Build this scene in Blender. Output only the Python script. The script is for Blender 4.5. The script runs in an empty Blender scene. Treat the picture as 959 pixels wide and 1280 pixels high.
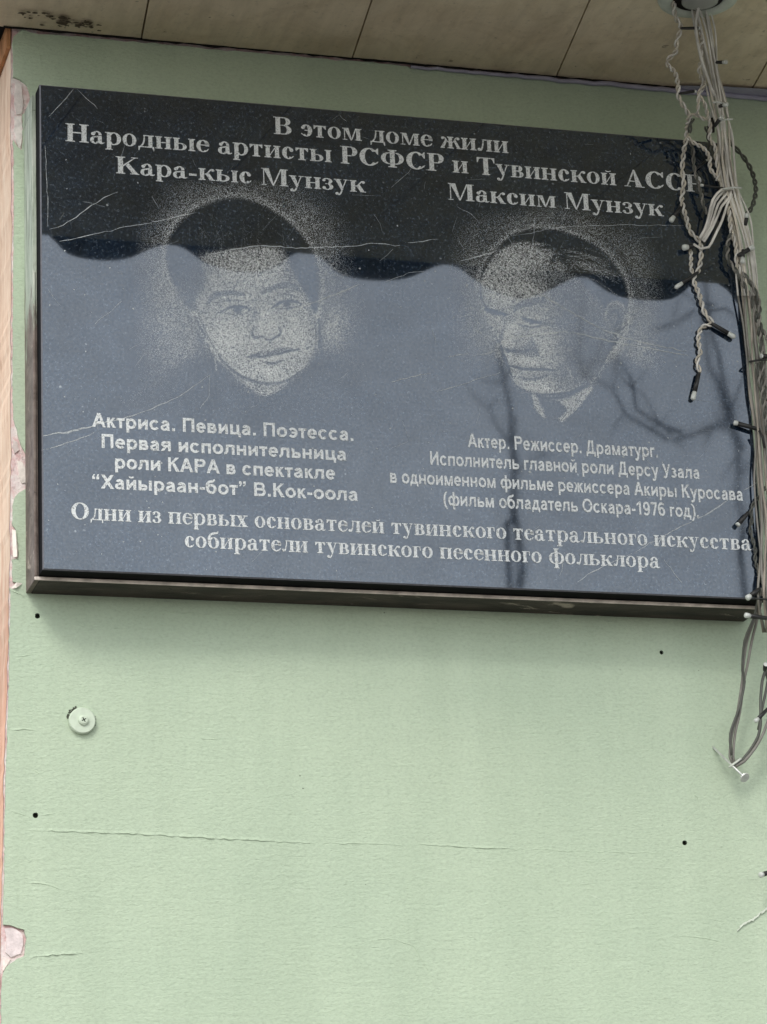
import bpy, bmesh, math, random
import numpy as np
from mathutils import Vector, Matrix
from mathutils.geometry import tessellate_polygon

random.seed(7)
rng = np.random.default_rng(11)
C = bpy.context.scene.collection
S = bpy.context.scene

# ------------------------------------------------------------------ camera
# world frame: origin = lower left corner of the slab face, X right, Y into the wall, Z up (metres)
PW, PH = 0.904, 0.6141            # slab size
WALL_Y = 0.085                  # painted wall face
SOFFIT_Z = 0.7285               # underside of the overhang
GROUND_Z = -2.6
FPX = 3834.94                   # focal length in photo pixels
IW, IH = 959, 1280
CAM = np.array([-0.60560502, -3.36843425, -1.00133082])
ROT = np.array([[0.9598475337102553, -0.2777663928874757, -0.039224265610869315],
                [0.046399668033458796, 0.29510342729179717, -0.9543380103548799],
                [0.27665824194613264, 0.914198992661883, 0.29614256529628347]])
cd = bpy.data.cameras.new('camera')
cam = bpy.data.objects.new('camera', cd)
C.objects.link(cam)
cd.sensor_fit = 'VERTICAL'
cd.sensor_height = 36.0
cd.lens = FPX / IH * 36.0
cd.clip_start = 0.05
cd.clip_end = 2000
m = Matrix.Identity(4)
for r in range(3):
    m[r][0] = ROT[0][r]
    m[r][1] = -ROT[1][r]
    m[r][2] = -ROT[2][r]
    m[r][3] = CAM[r]
cam.matrix_world = m
S.camera = cam

# ------------------------------------------------------------------ sky, sun, exposure
SUN_EL, SUN_AZ = math.radians(40), math.radians(211)     # azimuth clockwise from +Y: behind the camera
w = bpy.data.worlds.new('World')
S.world = w
w.use_nodes = True
nt = w.node_tree
nt.nodes.clear()
sky = nt.nodes.new('ShaderNodeTexSky')
sky.sky_type = 'NISHITA'
sky.sun_disc = False
sky.sun_elevation = SUN_EL
sky.sun_rotation = SUN_AZ
sky.air_density = 1.0
sky.dust_density = 1.0
sky.ozone_density = 1.0
hs = nt.nodes.new('ShaderNodeHueSaturation')
hs.inputs['Saturation'].default_value = 0.25             # overcast: pale grey-blue
bg = nt.nodes.new('ShaderNodeBackground')
bg.inputs['Strength'].default_value = 0.145
wo = nt.nodes.new('ShaderNodeOutputWorld')
nt.links.new(sky.outputs[0], hs.inputs['Color'])
nt.links.new(hs.outputs[0], bg.inputs[0])
nt.links.new(bg.outputs[0], wo.inputs[0])
sl = bpy.data.lights.new('sun', 'SUN')
sl.energy = 0.75
sl.angle = math.radians(16)
sl.color = (1.0, 0.97, 0.92)
sun = bpy.data.objects.new('sun', sl)
C.objects.link(sun)
sd = Vector((math.sin(SUN_AZ) * math.cos(SUN_EL), math.cos(SUN_AZ) * math.cos(SUN_EL), math.sin(SUN_EL)))
sun.rotation_euler = sd.to_track_quat('Z', 'Y').to_euler()
S.view_settings.view_transform = 'Standard'
S.view_settings.look = 'None'
S.view_settings.exposure = 0.97
S.view_settings.gamma = 1.0
S.cycles.max_bounces = 8
S.cycles.diffuse_bounces = 5


# ------------------------------------------------------------------ geometry of the view (to measure places off the photograph)
def ray(px, py):
    d = ROT.T @ np.array([(px - IW / 2) / FPX, (py - IH / 2) / FPX, 1.0])
    return d / np.linalg.norm(d)


def at(px, py, Y=0.0):
    d = ray(px, py)
    return Vector(CAM + d * (Y - CAM[1]) / d[1])


def atz(px, py, Z):
    d = ray(px, py)
    return Vector(CAM + d * (Z - CAM[2]) / d[2])


def mirrored(px, py, Y):        # the place the polished slab shows at a pixel, on the vertical plane y = Y
    d = ray(px, py)
    P = CAM + d * (0 - CAM[1]) / d[1]
    d = d * np.array([1, -1, 1])
    return Vector(P + d * (Y / d[1]))


# ------------------------------------------------------------------ materials
def mat(name):
    mt = bpy.data.materials.new(name)
    mt.use_nodes = True
    n = mt.node_tree
    return mt, n, n.nodes['Principled BSDF']


def node(n, t, **kw):
    o = n.nodes.new(t)
    for k, v in kw.items():
        if k in o.inputs:
            o.inputs[k].default_value = v
        else:
            setattr(o, k, v)
    return o


def coords(n, scale=(1, 1, 1), rot=(0, 0, 0)):
    tc = n.nodes.new('ShaderNodeTexCoord')
    mp = n.nodes.new('ShaderNodeMapping')
    mp.inputs['Scale'].default_value = scale
    mp.inputs['Rotation'].default_value = rot
    n.links.new(tc.outputs['Object'], mp.inputs[0])
    return mp.outputs[0]


def noise(n, vec, scale, detail=4, rough=0.55, dist=0.0):
    o = node(n, 'ShaderNodeTexNoise')
    o.inputs['Scale'].default_value = scale
    o.inputs['Detail'].default_value = detail
    o.inputs['Roughness'].default_value = rough
    o.inputs['Distortion'].default_value = dist
    n.links.new(vec, o.inputs['Vector'])
    return o.outputs[0]


def ramp(n, fac, stops):
    o = n.nodes.new('ShaderNodeValToRGB')
    el = o.color_ramp.elements
    while len(el) < len(stops):
        el.new(0.5)
    for e, (p, c) in zip(el, stops):
        e.position = p
        e.color = (c, c, c, 1) if isinstance(c, (int, float)) else (*c, 1)
    n.links.new(fac, o.inputs[0])
    return o.outputs[0]


def mix(n, fac, a, b, mode='MIX'):
    o = n.nodes.new('ShaderNodeMix')
    o.data_type = 'RGBA'
    o.blend_type = mode
    for s, v in ((0, fac), (6, a), (7, b)):
        if hasattr(v, 'is_output'):
            n.links.new(v, o.inputs[s])
        elif s == 0:
            o.inputs[0].default_value = v
        else:
            o.inputs[s].default_value = (*v, 1) if len(v) == 3 else v
    return o.outputs[2]


def bump(n, bs, h, strength, dist, prev=None):
    b = n.nodes.new('ShaderNodeBump')
    b.inputs['Strength'].default_value = strength
    b.inputs['Distance'].default_value = dist
    n.links.new(h, b.inputs['Height'])
    if prev is not None:
        n.links.new(prev, b.inputs['Normal'])
    n.links.new(b.outputs[0], bs.inputs['Normal'])
    return b.outputs[0]


def simple(name, col, rough=0.6, metal=0.0, var=0.25, vscale=60, spec=0.4, bmp=0.0, bscale=400):
    mt, n, bs = mat(name)
    v = coords(n)
    f = noise(n, v, vscale, 5)
    a = tuple(c * (1 - var) for c in col)
    b = tuple(min(1, c * (1 + var)) for c in col)
    n.links.new(ramp(n, f, [(0.3, a), (0.7, b)]), bs.inputs['Base Color'])
    bs.inputs['Roughness'].default_value = rough
    bs.inputs['Metallic'].default_value = metal
    bs.inputs['Specular IOR Level'].default_value = spec
    if bmp:
        bump(n, bs, noise(n, v, bscale, 4), bmp, 0.001)
    return mt


def green_paint():
    mt, n, bs = mat('green paint')
    v = coords(n)
    vh = coords(n, (1, 1, 1.6))
    vl = coords(n, (0.5, 1, 5))
    base = ramp(n, noise(n, v, 3.5, 5, 0.6), [(0.3, (0.405, 0.490, 0.362)), (0.7, (0.450, 0.532, 0.392))])
    fine = ramp(n, noise(n, vh, 210, 4, 0.65), [(0.30, 0.88), (0.5, 1.0), (0.75, 1.06)])
    col = mix(n, 1.0, base, fine, 'MULTIPLY')
    wash = ramp(n, noise(n, coords(n, (2.2, 1, 0.22)), 7, 5, 0.6, 0.3), [(0.40, (0.95, 0.955, 0.95)), (0.6, (1.0, 1.0, 1.0))])
    col = mix(n, 1.0, col, wash, 'MULTIPLY')
    # dirt flecks and grazes
    vo = node(n, 'ShaderNodeTexVoronoi')
    vo.inputs['Scale'].default_value = 30
    n.links.new(coords(n, (1, 1, 1.5), (0, 0.6, 0)), vo.inputs['Vector'])
    sp = ramp(n, vo.outputs['Distance'], [(0.020, 1.0), (0.045, 0.0)])
    keep = ramp(n, noise(n, v, 9, 3), [(0.55, 0.0), (0.60, 1.0)])
    col = mix(n, mix(n, 1.0, sp, keep, 'MULTIPLY'), col, (0.15, 0.17, 0.13))
    lt = ramp(n, noise(n, coords(n, (1, 1, 2.0)), 34, 7, 0.75, 0.8), [(0.66, 0.0), (0.72, 0.5)])
    col = mix(n, lt, col, (0.55, 0.62, 0.50))
    n.links.new(col, bs.inputs['Base Color'])
    bs.inputs['Roughness'].default_value = 0.62
    bs.inputs['Specular IOR Level'].default_value = 0.25
    b1 = bump(n, bs, noise(n, vh, 185, 5, 0.62, 0.5), 0.60, 0.0020)
    b2 = bump(n, bs, noise(n, vl, 40, 5, 0.6, 0.6), 0.22, 0.0030, b1)
    bump(n, bs, noise(n, v, 8, 3), 0.35, 0.006, b2)
    return mt


def granite(name, etched):
    mt, n, bs = mat(name)
    v = coords(n)
    if not etched:
        f = noise(n, v, 260, 6, 0.7)
        base = ramp(n, f, [(0.42, (0.002, 0.006, 0.015)), (0.56, (0.010, 0.020, 0.036)), (0.66, (0.075, 0.090, 0.105)), (0.78, (0.16, 0.18, 0.19))])
        patch = ramp(n, noise(n, v, 16, 6, 0.7, 0.8), [(0.35, 0.6), (0.7, 1.5)])
        base = mix(n, 1.0, base, patch, 'MULTIPLY')
        vo = node(n, 'ShaderNodeTexVoronoi')
        vo.inputs['Scale'].default_value = 95
        n.links.new(v, vo.inputs['Vector'])
        sp = ramp(n, vo.outputs['Distance'], [(0.10, 1.0), (0.20, 0.0)])
        keep = ramp(n, noise(n, v, 55, 3), [(0.60, 0.0), (0.68, 1.0)])
        col = mix(n, mix(n, 1.0, sp, keep, 'MULTIPLY'), base, (0.26, 0.28, 0.29))
        n.links.new(col, bs.inputs['Base Color'])
        rg = ramp(n, noise(n, v, 7, 5, 0.6), [(0.3, 0.018), (0.75, 0.045)])
        n.links.new(rg, bs.inputs['Roughness'])
        bs.inputs['IOR'].default_value = 2.2
        mo = ramp(n, noise(n, v, 330, 4, 0.75), [(0.36, (0.66, 0.73, 0.79)), (0.52, (0.84, 0.91, 0.97)), (0.66, (0.98, 1.0, 1.0))])
        mo = mix(n, 1.0, mo, ramp(n, noise(n, v, 9, 6, 0.7, 1.0), [(0.34, 0.84), (0.66, 1.0)]), 'MULTIPLY')
        n.links.new(mo, bs.inputs['Specular Tint'])
    else:
        f = noise(n, v, 620, 3, 0.6)
        lo, hi = etched
        col = ramp(n, f, [(0.34, lo), (0.47, hi), (0.75, tuple(min(1, c * 1.25) for c in hi))])
        n.links.new(col, bs.inputs['Base Color'])
        bs.inputs['Roughness'].default_value = 0.6
        bs.inputs['Specular IOR Level'].default_value = 0.35
    return mt


def plaster_mat():
    mt, n, bs = mat('bare pinkish plaster')
    v = coords(n)
    base = ramp(n, noise(n, v, 42, 6, 0.7, 0.5), [(0.30, (0.52, 0.30, 0.29)), (0.45, (0.66, 0.47, 0.45)), (0.58, (0.72, 0.63, 0.60)), (0.75, (0.78, 0.74, 0.68))])
    dk = ramp(n, noise(n, v, 150, 5, 0.7), [(0.30, 0.55), (0.42, 1.0)])
    n.links.new(mix(n, 1.0, base, dk, 'MULTIPLY'), bs.inputs['Base Color'])
    bs.inputs['Roughness'].default_value = 0.9
    bs.inputs['Specular IOR Level'].default_value = 0.1
    bump(n, bs, noise(n, v, 130, 6, 0.7), 0.9, 0.003)
    return mt


M = {}
M['green'] = green_paint()
M['granite'] = granite('polished dark granite', None)
M['granite_edge'] = simple('sawn granite edge', (0.004, 0.004, 0.005), 0.7, 0, 0.3, 80, 0.05)
M['etch'] = granite('etched lettering', ((0.16, 0.17, 0.17), (0.56, 0.58, 0.57)))
M['stipple'] = granite('stippled engraving', ((0.50, 0.52, 0.51), (0.70, 0.72, 0.70)))
M['scratch'] = granite('scratch in the polish', ((0.12, 0.13, 0.14), (0.34, 0.36, 0.36)))
M['plaster'] = plaster_mat()
M['lens'] = simple('clear LED tip', (0.52, 0.54, 0.50), 0.25, 0, 0.1, 200, 0.5)
M['black_plastic'] = simple('black shrink sleeve', (0.018, 0.018, 0.017), 0.45, 0, 0.3, 200)
M['pale_wire'] = simple('weathered pale wire', (0.58, 0.56, 0.51), 0.5, 0, 0.32, 30)
M['pale_wire_dirt_shade'] = simple('yellowed shaded pale wire', (0.50, 0.46, 0.38), 0.55, 0, 0.35, 40)  # dirt on bundle cables; painted shading on the twisted strands
M['brown_wire'] = simple('brown grey wire', (0.28, 0.245, 0.20), 0.5, 0, 0.35, 40)
M['grey_wire'] = simple('dirty grey wire', (0.20, 0.19, 0.165), 0.5, 0, 0.35, 30)
M['dark_wire'] = simple('dark grey green wire', (0.075, 0.078, 0.065), 0.5, 0, 0.3, 40)
M['screw'] = simple('zinc screw', (0.55, 0.56, 0.53), 0.4, 0.5, 0.2, 200)
M['hole'] = simple('dark drilled masonry', (0.012, 0.014, 0.010), 0.9, 0, 0.3, 300, 0.05)
M['lilac'] = simple('lilac grey primer', (0.33, 0.32, 0.40), 0.6, 0, 0.12, 40)
M['ring'] = simple('painted lamp ring', (0.50, 0.53, 0.46), 0.5, 0, 0.12, 60)
M['seam'] = simple('dark joint', (0.015, 0.013, 0.012), 0.9, 0, 0.2, 60, 0.1)
M['bark'] = simple('bare bark', (0.13, 0.12, 0.11), 0.9, 0, 0.3, 20, 0.1)
M['washer'] = simple('green painted washer', (0.50, 0.57, 0.45), 0.5, 0, 0.08, 120, 0.3, 0.3, 500)
M['glass'] = simple('lamp glass', (0.30, 0.30, 0.28), 0.12, 0, 0.1, 20, 0.6)


def frame_mat(name, c_dark, c_mid, c_light, smear):
    mt, n, bs = mat(name)
    v = coords(n)
    vx = coords(n, (0.35, 1, 1))
    base = ramp(n, noise(n, vx, 38, 6, 0.65), [(0.30, c_dark), (0.5, c_mid), (0.68, c_light)])
    wear = ramp(n, noise(n, vx, 26, 6, 0.7, 0.6), [(0.60, 0.0), (0.66, 1.0)])
    col = mix(n, wear, base, (0.36, 0.30, 0.25))
    dk = ramp(n, noise(n, v, 60, 5, 0.7), [(0.30, 1.0), (0.38, 0.0)])
    col = mix(n, dk, col, (0.02, 0.016, 0.014))
    # green wall paint smeared over the upper part of the frame's side
    tc = n.nodes.new('ShaderNodeTexCoord')
    sx = n.nodes.new('ShaderNodeSeparateXYZ')
    n.links.new(tc.outputs['Object'], sx.inputs[0])
    add = n.nodes.new('ShaderNodeMath')
    add.operation = 'MULTIPLY_ADD'
    n.links.new(noise(n, coords(n, (1, 1, 0.25)), 30, 5, 0.7), add.inputs[0])
    add.inputs[1].default_value = 0.45
    n.links.new(sx.outputs[2], add.inputs[2])
    g = ramp(n, add.outputs[0], [(0.54, 0.0), (0.58, smear)])
    tone = ramp(n, noise(n, coords(n, (1, 1, 0.12)), 130, 5, 0.7), [(0.35, (0.17, 0.19, 0.15)), (0.5, (0.34, 0.39, 0.31)), (0.68, (0.52, 0.55, 0.47))])
    col = mix(n, g, col, tone)
    n.links.new(col, bs.inputs['Base Color'])
    bs.inputs['Roughness'].default_value = 0.6
    bs.inputs['Specular IOR Level'].default_value = 0.3
    bump(n, bs, noise(n, vx, 60, 6, 0.7), 0.7, 0.002)
    return mt


def soffit_mat():
    mt, n, bs = mat('tan soffit board')
    v = coords(n)
    vs = coords(n, (6, 0.8, 1))
    base = ramp(n, noise(n, v, 5, 4), [(0.3, (0.66, 0.555, 0.395)), (0.7, (0.75, 0.645, 0.47))])
    st = ramp(n, noise(n, vs, 10, 6, 0.65), [(0.35, 0.86), (0.6, 1.0)])
    col = mix(n, 1.0, base, st, 'MULTIPLY')
    sp = ramp(n, noise(n, v, 130, 4, 0.7), [(0.30, 0.8), (0.42, 1.0)])
    col = mix(n, 1.0, col, sp, 'MULTIPLY')
    n.links.new(col, bs.inputs['Base Color'])
    blot = ramp(n, noise(n, v, 14, 6, 0.7, 0.8), [(0.32, (0.85, 0.82, 0.78)), (0.55, (1.0, 1.0, 1.0))])
    col = mix(n, 1.0, col, blot, 'MULTIPLY')
    spot = ramp(n, noise(n, v, 55, 3, 0.6), [(0.70, 0.0), (0.74, 0.6)])
    col = mix(n, spot, col, (0.16, 0.12, 0.09))
    n.links.new(col, bs.inputs['Base Color'])
    bs.inputs['Roughness'].default_value = 0.7
    bs.inputs['Specular IOR Level'].default_value = 0.2
    bump(n, bs, noise(n, v, 60, 5), 0.25, 0.002)
    return mt


def peach_mat():
    mt, n, bs = mat('peach render')
    v = coords(n, (1, 1, 0.14))
    base = ramp(n, noise(n, v, 75, 7, 0.72, 0.4), [(0.26, (0.36, 0.21, 0.14)), (0.36, (0.70, 0.47, 0.33)), (0.52, (0.84, 0.63, 0.47)), (0.7, (0.92, 0.78, 0.62))])
    v2 = coords(n)
    hi = ramp(n, noise(n, v2, 3, 3), [(0.4, 0.85), (0.6, 1.05)])
    sx = n.nodes.new('ShaderNodeSeparateXYZ')
    tc = n.nodes.new('ShaderNodeTexCoord')
    n.links.new(tc.outputs['Object'], sx.inputs[0])
    ad = n.nodes.new('ShaderNodeMath')
    ad.operation = 'MULTIPLY_ADD'
    n.links.new(noise(n, v, 30, 5, 0.7), ad.inputs[0])
    ad.inputs[1].default_value = 0.5
    n.links.new(sx.outputs[2], ad.inputs[2])
    low = ramp(n, ad.outputs[0], [(0.16, 1.0), (0.30, 0.0)])
    base = mix(n, low, base, mix(n, 1.0, base, (0.92, 0.74, 0.70), 'MULTIPLY'))
    n.links.new(mix(n, 1.0, base, hi, 'MULTIPLY'), bs.inputs['Base Color'])
    bs.inputs['Roughness'].default_value = 0.85
    bs.inputs['Specular IOR Level'].default_value = 0.1
    bump(n, bs, noise(n, v, 120, 5, 0.7), 0.8, 0.003)
    return mt


def pavement_mat():
    mt, n, bs = mat('grey pavement')
    v = coords(n)
    br = n.nodes.new('ShaderNodeTexBrick')
    br.inputs['Scale'].default_value = 2.5
    br.inputs['Color1'].default_value = (0.18, 0.17, 0.16, 1)
    br.inputs['Color2'].default_value = (0.215, 0.205, 0.19, 1)
    br.inputs['Mortar'].default_value = (0.14, 0.13, 0.12, 1)
    br.inputs['Mortar Size'].default_value = 0.012
    n.links.new(v, br.inputs['Vector'])
    d = ramp(n, noise(n, v, 2, 6), [(0.3, 0.8), (0.7, 1.1)])
    n.links.new(mix(n, 1.0, br.outputs[0], d, 'MULTIPLY'), bs.inputs['Base Color'])
    bs.inputs['Roughness'].default_value = 0.9
    return mt


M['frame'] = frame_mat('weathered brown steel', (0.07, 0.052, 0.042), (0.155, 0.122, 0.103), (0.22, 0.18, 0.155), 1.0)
M['frame_under'] = frame_mat('shaded brown steel', (0.012, 0.009, 0.008), (0.036, 0.026, 0.021), (0.070, 0.052, 0.043), 0.0)  # bottom bar: underside shade, with some dirt, put into a darker colour
M['soffit'] = soffit_mat()
M['peach'] = peach_mat()
M['pavement'] = pavement_mat()
M['mould'] = simple('black mould', (0.10, 0.078, 0.055), 0.95, 0, 0.4, 150, 0.05)
M['fascia'] = simple('grey brown fascia sheet', (0.20, 0.18, 0.16), 0.6, 0, 0.2, 10)
M['rust_orange'] = simple('orange brown render', (0.42, 0.21, 0.10), 0.9, 0, 0.3, 60, 0.1)


# ------------------------------------------------------------------ object helpers
def link(name, me, material=None, parent=None, smooth=False):
    o = bpy.data.objects.new(name, me)
    C.objects.link(o)
    if material is not None:
        for mm in (material if isinstance(material, (list, tuple)) else [material]):
            me.materials.append(mm)
    if parent is not None:
        o.parent = parent
        o.matrix_parent_inverse = Matrix.Translation(-world_loc(parent))
    if smooth:
        me.polygons.foreach_set('use_smooth', [True] * len(me.polygons))
    me.update()
    return o


def world_loc(o):
    l = Vector(o.location)
    if o.parent is not None:
        l = l + world_loc(o.parent) + o.matrix_parent_inverse.translation
    return l


def tag(o, label=None, cat=None, group=None, kind=None):
    for k, v in (('label', label), ('category', cat), ('group', group), ('kind', kind)):
        if v:
            o[k] = v
    return o


def empty(name, loc, label, cat, group=None):
    o = bpy.data.objects.new(name, None)
    C.objects.link(o)
    o.location = loc
    o.empty_display_size = 0.05
    return tag(o, label, cat, group)


class MB:                       # collects polygons for one mesh
    def __init__(self):
        self.v, self.f, self.mi = [], [], []

    def poly(self, pts, mi=0):
        b = len(self.v)
        self.v += [tuple(p) for p in pts]
        self.f.append(tuple(range(b, b + len(pts))))
        self.mi.append(mi)

    def box(self, x0, y0, z0, x1, y1, z1, mi=0):
        b = len(self.v)
        self.v += [(x0, y0, z0), (x1, y0, z0), (x1, y1, z0), (x0, y1, z0), (x0, y0, z1), (x1, y0, z1), (x1, y1, z1), (x0, y1, z1)]
        for q in ((0, 3, 2, 1), (4, 5, 6, 7), (0, 1, 5, 4), (1, 2, 6, 5), (2, 3, 7, 6), (3, 0, 4, 7)):
            self.f.append(tuple(b + i for i in q))
            self.mi.append(mi)

    def tube(self, pts, rad, n=8, mi=0, caps=True):
        pts = [Vector(p) for p in pts]
        if not hasattr(rad, '__len__'):
            rad = [rad] * len(pts)
        b = len(self.v)
        up = None
        for i, p in enumerate(pts):
            t = (pts[min(i + 1, len(pts) - 1)] - pts[max(i - 1, 0)])
            if t.length < 1e-9:
                t = Vector((0, 0, 1))
            t.normalize()
            if up is None:
                up = t.orthogonal().normalized()
            up = (up - t * up.dot(t))
            if up.length < 1e-6:
                up = t.orthogonal()
            up.normalize()
            s = t.cross(up)
            for k in range(n):
                a = 2 * math.pi * k / n
                self.v.append(tuple(p + (up * math.cos(a) + s * math.sin(a)) * rad[i]))
        for i in range(len(pts) - 1):
            for k in range(n):
                k2 = (k + 1) % n
                self.f.append((b + i * n + k, b + i * n + k2, b + (i + 1) * n + k2, b + (i + 1) * n + k))
                self.mi.append(mi)
        if caps:
            self.f.append(tuple(b + k for k in range(n - 1, -1, -1)))
            e = b + (len(pts) - 1) * n
            self.f.append(tuple(e + k for k in range(n)))
            self.mi += [mi, mi]

    def build(self, name, material, parent=None, smooth=False):
        me = bpy.data.meshes.new(name)
        me.from_pydata(self.v, [], self.f)
        me.polygons.foreach_set('material_index', self.mi)
        return link(name, me, material, parent, smooth)


def spline(pts, step):          # Catmull-Rom through points, resampled about every `step`
    P = [np.array(p, float) for p in pts]
    P = [2 * P[0] - P[1]] + P + [2 * P[-1] - P[-2]]
    out = []
    for i in range(1, len(P) - 2):
        p0, p1, p2, p3 = P[i - 1:i + 3]
        k = max(1, int(np.linalg.norm(p2 - p1) / step))
        for j in range(k):
            t = j / k
            out.append(0.5 * ((2 * p1) + (p2 - p0) * t + (2 * p0 - 5 * p1 + 4 * p2 - p3) * t * t + (3 * p1 - p0 - 3 * p2 + p3) * t ** 3))
    out.append(P[-2])
    return out


def extruded(outline, y0, y1, holes=()):        # flat polygon in XZ facing -Y, thickness y0 (front) to y1
    me = MB()
    loops = [[Vector((x, z, 0)) for x, z in outline]] + [[Vector((x, z, 0)) for x, z in h] for h in holes]
    tris = tessellate_polygon(loops)
    flat = [p for l in loops for p in l]
    me.v = [(p.x, y0, p.y) for p in flat]
    for t in tris:
        a, b, c = (flat[i] for i in t)
        s = (b - a).cross(c - a).z
        me.f.append(tuple(t) if s > 0 else tuple(reversed(t)))
        me.mi.append(0)
    k = 0
    for l in loops:
        b = len(me.v)
        for p in l:
            me.v += [(p.x, y0, p.y), (p.x, y1, p.y)]
        for i in range(len(l)):
            j = (i + 1) % len(l)
            me.f.append((b + 2 * i, b + 2 * j, b + 2 * j + 1, b + 2 * i + 1))
            me.mi.append(0)
    return me


# ------------------------------------------------------------------ the setting: ground
g = MB()
g.poly([(-150, 150, GROUND_Z), (-150, -150, GROUND_Z), (150, -150, GROUND_Z), (150, 150, GROUND_Z)])
tag(g.build('pavement', M['pavement']), 'grey paved ground in front of the wall', kind='structure')

# ------------------------------------------------------------------ wall
def jag(pts, amp, step):        # rough up a line measured in pixels
    out = []
    for p in spline(pts, step) if False else lin(pts, step):
        out.append((p[0] + rng.normal(0, amp), p[1] + rng.normal(0, amp * 0.5)))
    return out


def lin(pts, step):
    out = []
    for a, b in zip(pts[:-1], pts[1:]):
        a, b = np.array(a, float), np.array(b, float)
        k = max(1, int(np.linalg.norm(b - a) / step))
        out += [a + (b - a) * i / k for i in range(k)]
    out.append(np.array(pts[-1], float))
    return out


wall = empty('painted_wall', (0.4, WALL_Y, GROUND_Z), 'pale green painted wall carrying the memorial plaque, peeling along its left edge', 'wall')
core_left = [(15, 44), (14, 52), (13.5, 100), (14, 180), (15, 300), (14, 400), (13.5, 500), (14, 560), (13, 640), (12.5, 700), (11.5, 760), (9.5, 850), (8, 900), (5.5, 960), (4, 1040), (3, 1100), (1.5, 1160), (0.5, 1220), (-1, 1300)]
cl = [at(x, y, WALL_Y + 0.006) for x, y in jag(core_left, 0.5, 9)]
co = [(p.x, p.z) for p in cl]
co = [(co[0][0], 0.76)] + co + [(co[-1][0], GROUND_Z), (3.2, GROUND_Z), (3.2, 0.76)]
extruded(co, WALL_Y + 0.004, WALL_Y + 0.02).build('plaster', M['plaster'], wall)
side = MB()
e = co[:len(cl) + 2]
for (a, b) in zip(e[:-1], e[1:]):
    side.poly([(a[0] - 0.0005, WALL_Y + 0.006, a[1]), (b[0] - 0.0005, WALL_Y + 0.006, b[1]), (b[0] + 0.004, WALL_Y + 0.42, b[1]), (a[0] + 0.004, WALL_Y + 0.42, a[1])])
side.build('side_return', M['peach'], wall)
oc = MB()
p0, p1 = at(14, 40, WALL_Y + 0.007), at(13, 61, WALL_Y + 0.007)
oc.box(p0.x - 0.006, WALL_Y + 0.006, p1.z, p0.x - 0.001, WALL_Y + 0.4, 0.735)
oc.build('side_return_head', M['rust_orange'], wall)

coat_left = [(27, 36), (24, 40), (17, 46), (15.5, 52), (16.5, 65), (17, 96), (21, 97), (26, 99), (34, 106.5), (38.6, 120), (37, 137), (28.4, 143), (29, 172), (27.5, 188), (22, 184), (17, 175), (18, 220), (17.5, 300), (16.5, 400), (16.4, 500), (17.5, 522), (26, 554.6), (36, 574), (40.4, 596), (39, 607), (24, 616), (18.6, 622), (16.4, 631), (16, 657), (19.7, 662), (23.4, 688), (22, 698), (15.7, 699), (15.7, 718), (16, 727), (27, 729), (17.5, 736), (13.5, 737), (14, 743), (13, 780), (12, 800), (11.5, 850), (10, 900), (8, 960), (6.5, 1020), (6, 1060), (5.5, 1100), (4, 1150), (4.5, 1156), (12, 1156), (30, 1162), (33, 1173), (31, 1195), (22, 1198), (8, 1208), (3, 1219), (2, 1250), (1, 1300)]
cw = [at(x, y, WALL_Y) for x, y in jag(coat_left, 0.35, 4)]
co2 = [(p.x, p.z) for p in cw]
co2 = co2 + [(co2[-1][0], GROUND_Z + 0.01), (3.15, GROUND_Z + 0.01), (3.15, 0.725), ]
# ragged top edge just under the soffit
top = []
for x in np.arange(3.1, co2[0][0] + 0.01, -0.012):
    top.append((x, 0.7248 + rng.normal(0, 0.0008)))
co2 += top
holes, hole_pos = [], [(47, 770, 3.4), (44.5, 1019, 3.4), (827, 815.5, 2.7), (856, 1053.5, 3.3)]
for (px, py, r) in hole_pos:
    p = at(px, py, WALL_Y)
    holes.append([(p.x + r * 0.00098 * math.cos(a) * (1 + rng.normal(0, .06)), p.z + r * 0.00098 * math.sin(a) * (1 + rng.normal(0, .06))) for a in np.linspace(0, 2 * math.pi, 14, endpoint=False)])
extruded(co2, WALL_Y, WALL_Y + 0.0036, holes).build('green_paint', M['green'], wall)
for h in holes:                 # drilled holes: dark sockets seen through the paint
    hb = MB()
    cx, cz = np.mean([p[0] for p in h]), np.mean([p[1] for p in h])
    hb.poly([(cx + (x - cx) * 1.25, WALL_Y + 0.0038, cz + (z - cz) * 1.25) for x, z in h])
    for i in range(len(h)):
        j = (i + 1) % len(h)
        hb.poly([(h[i][0], WALL_Y + 0.0008, h[i][1]), (h[j][0], WALL_Y + 0.0008, h[j][1]), (h[j][0], WALL_Y + 0.0037, h[j][1]), (h[i][0], WALL_Y + 0.0037, h[i][1])])
    hb.build('drill_hole', M['hole'], wall)

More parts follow.
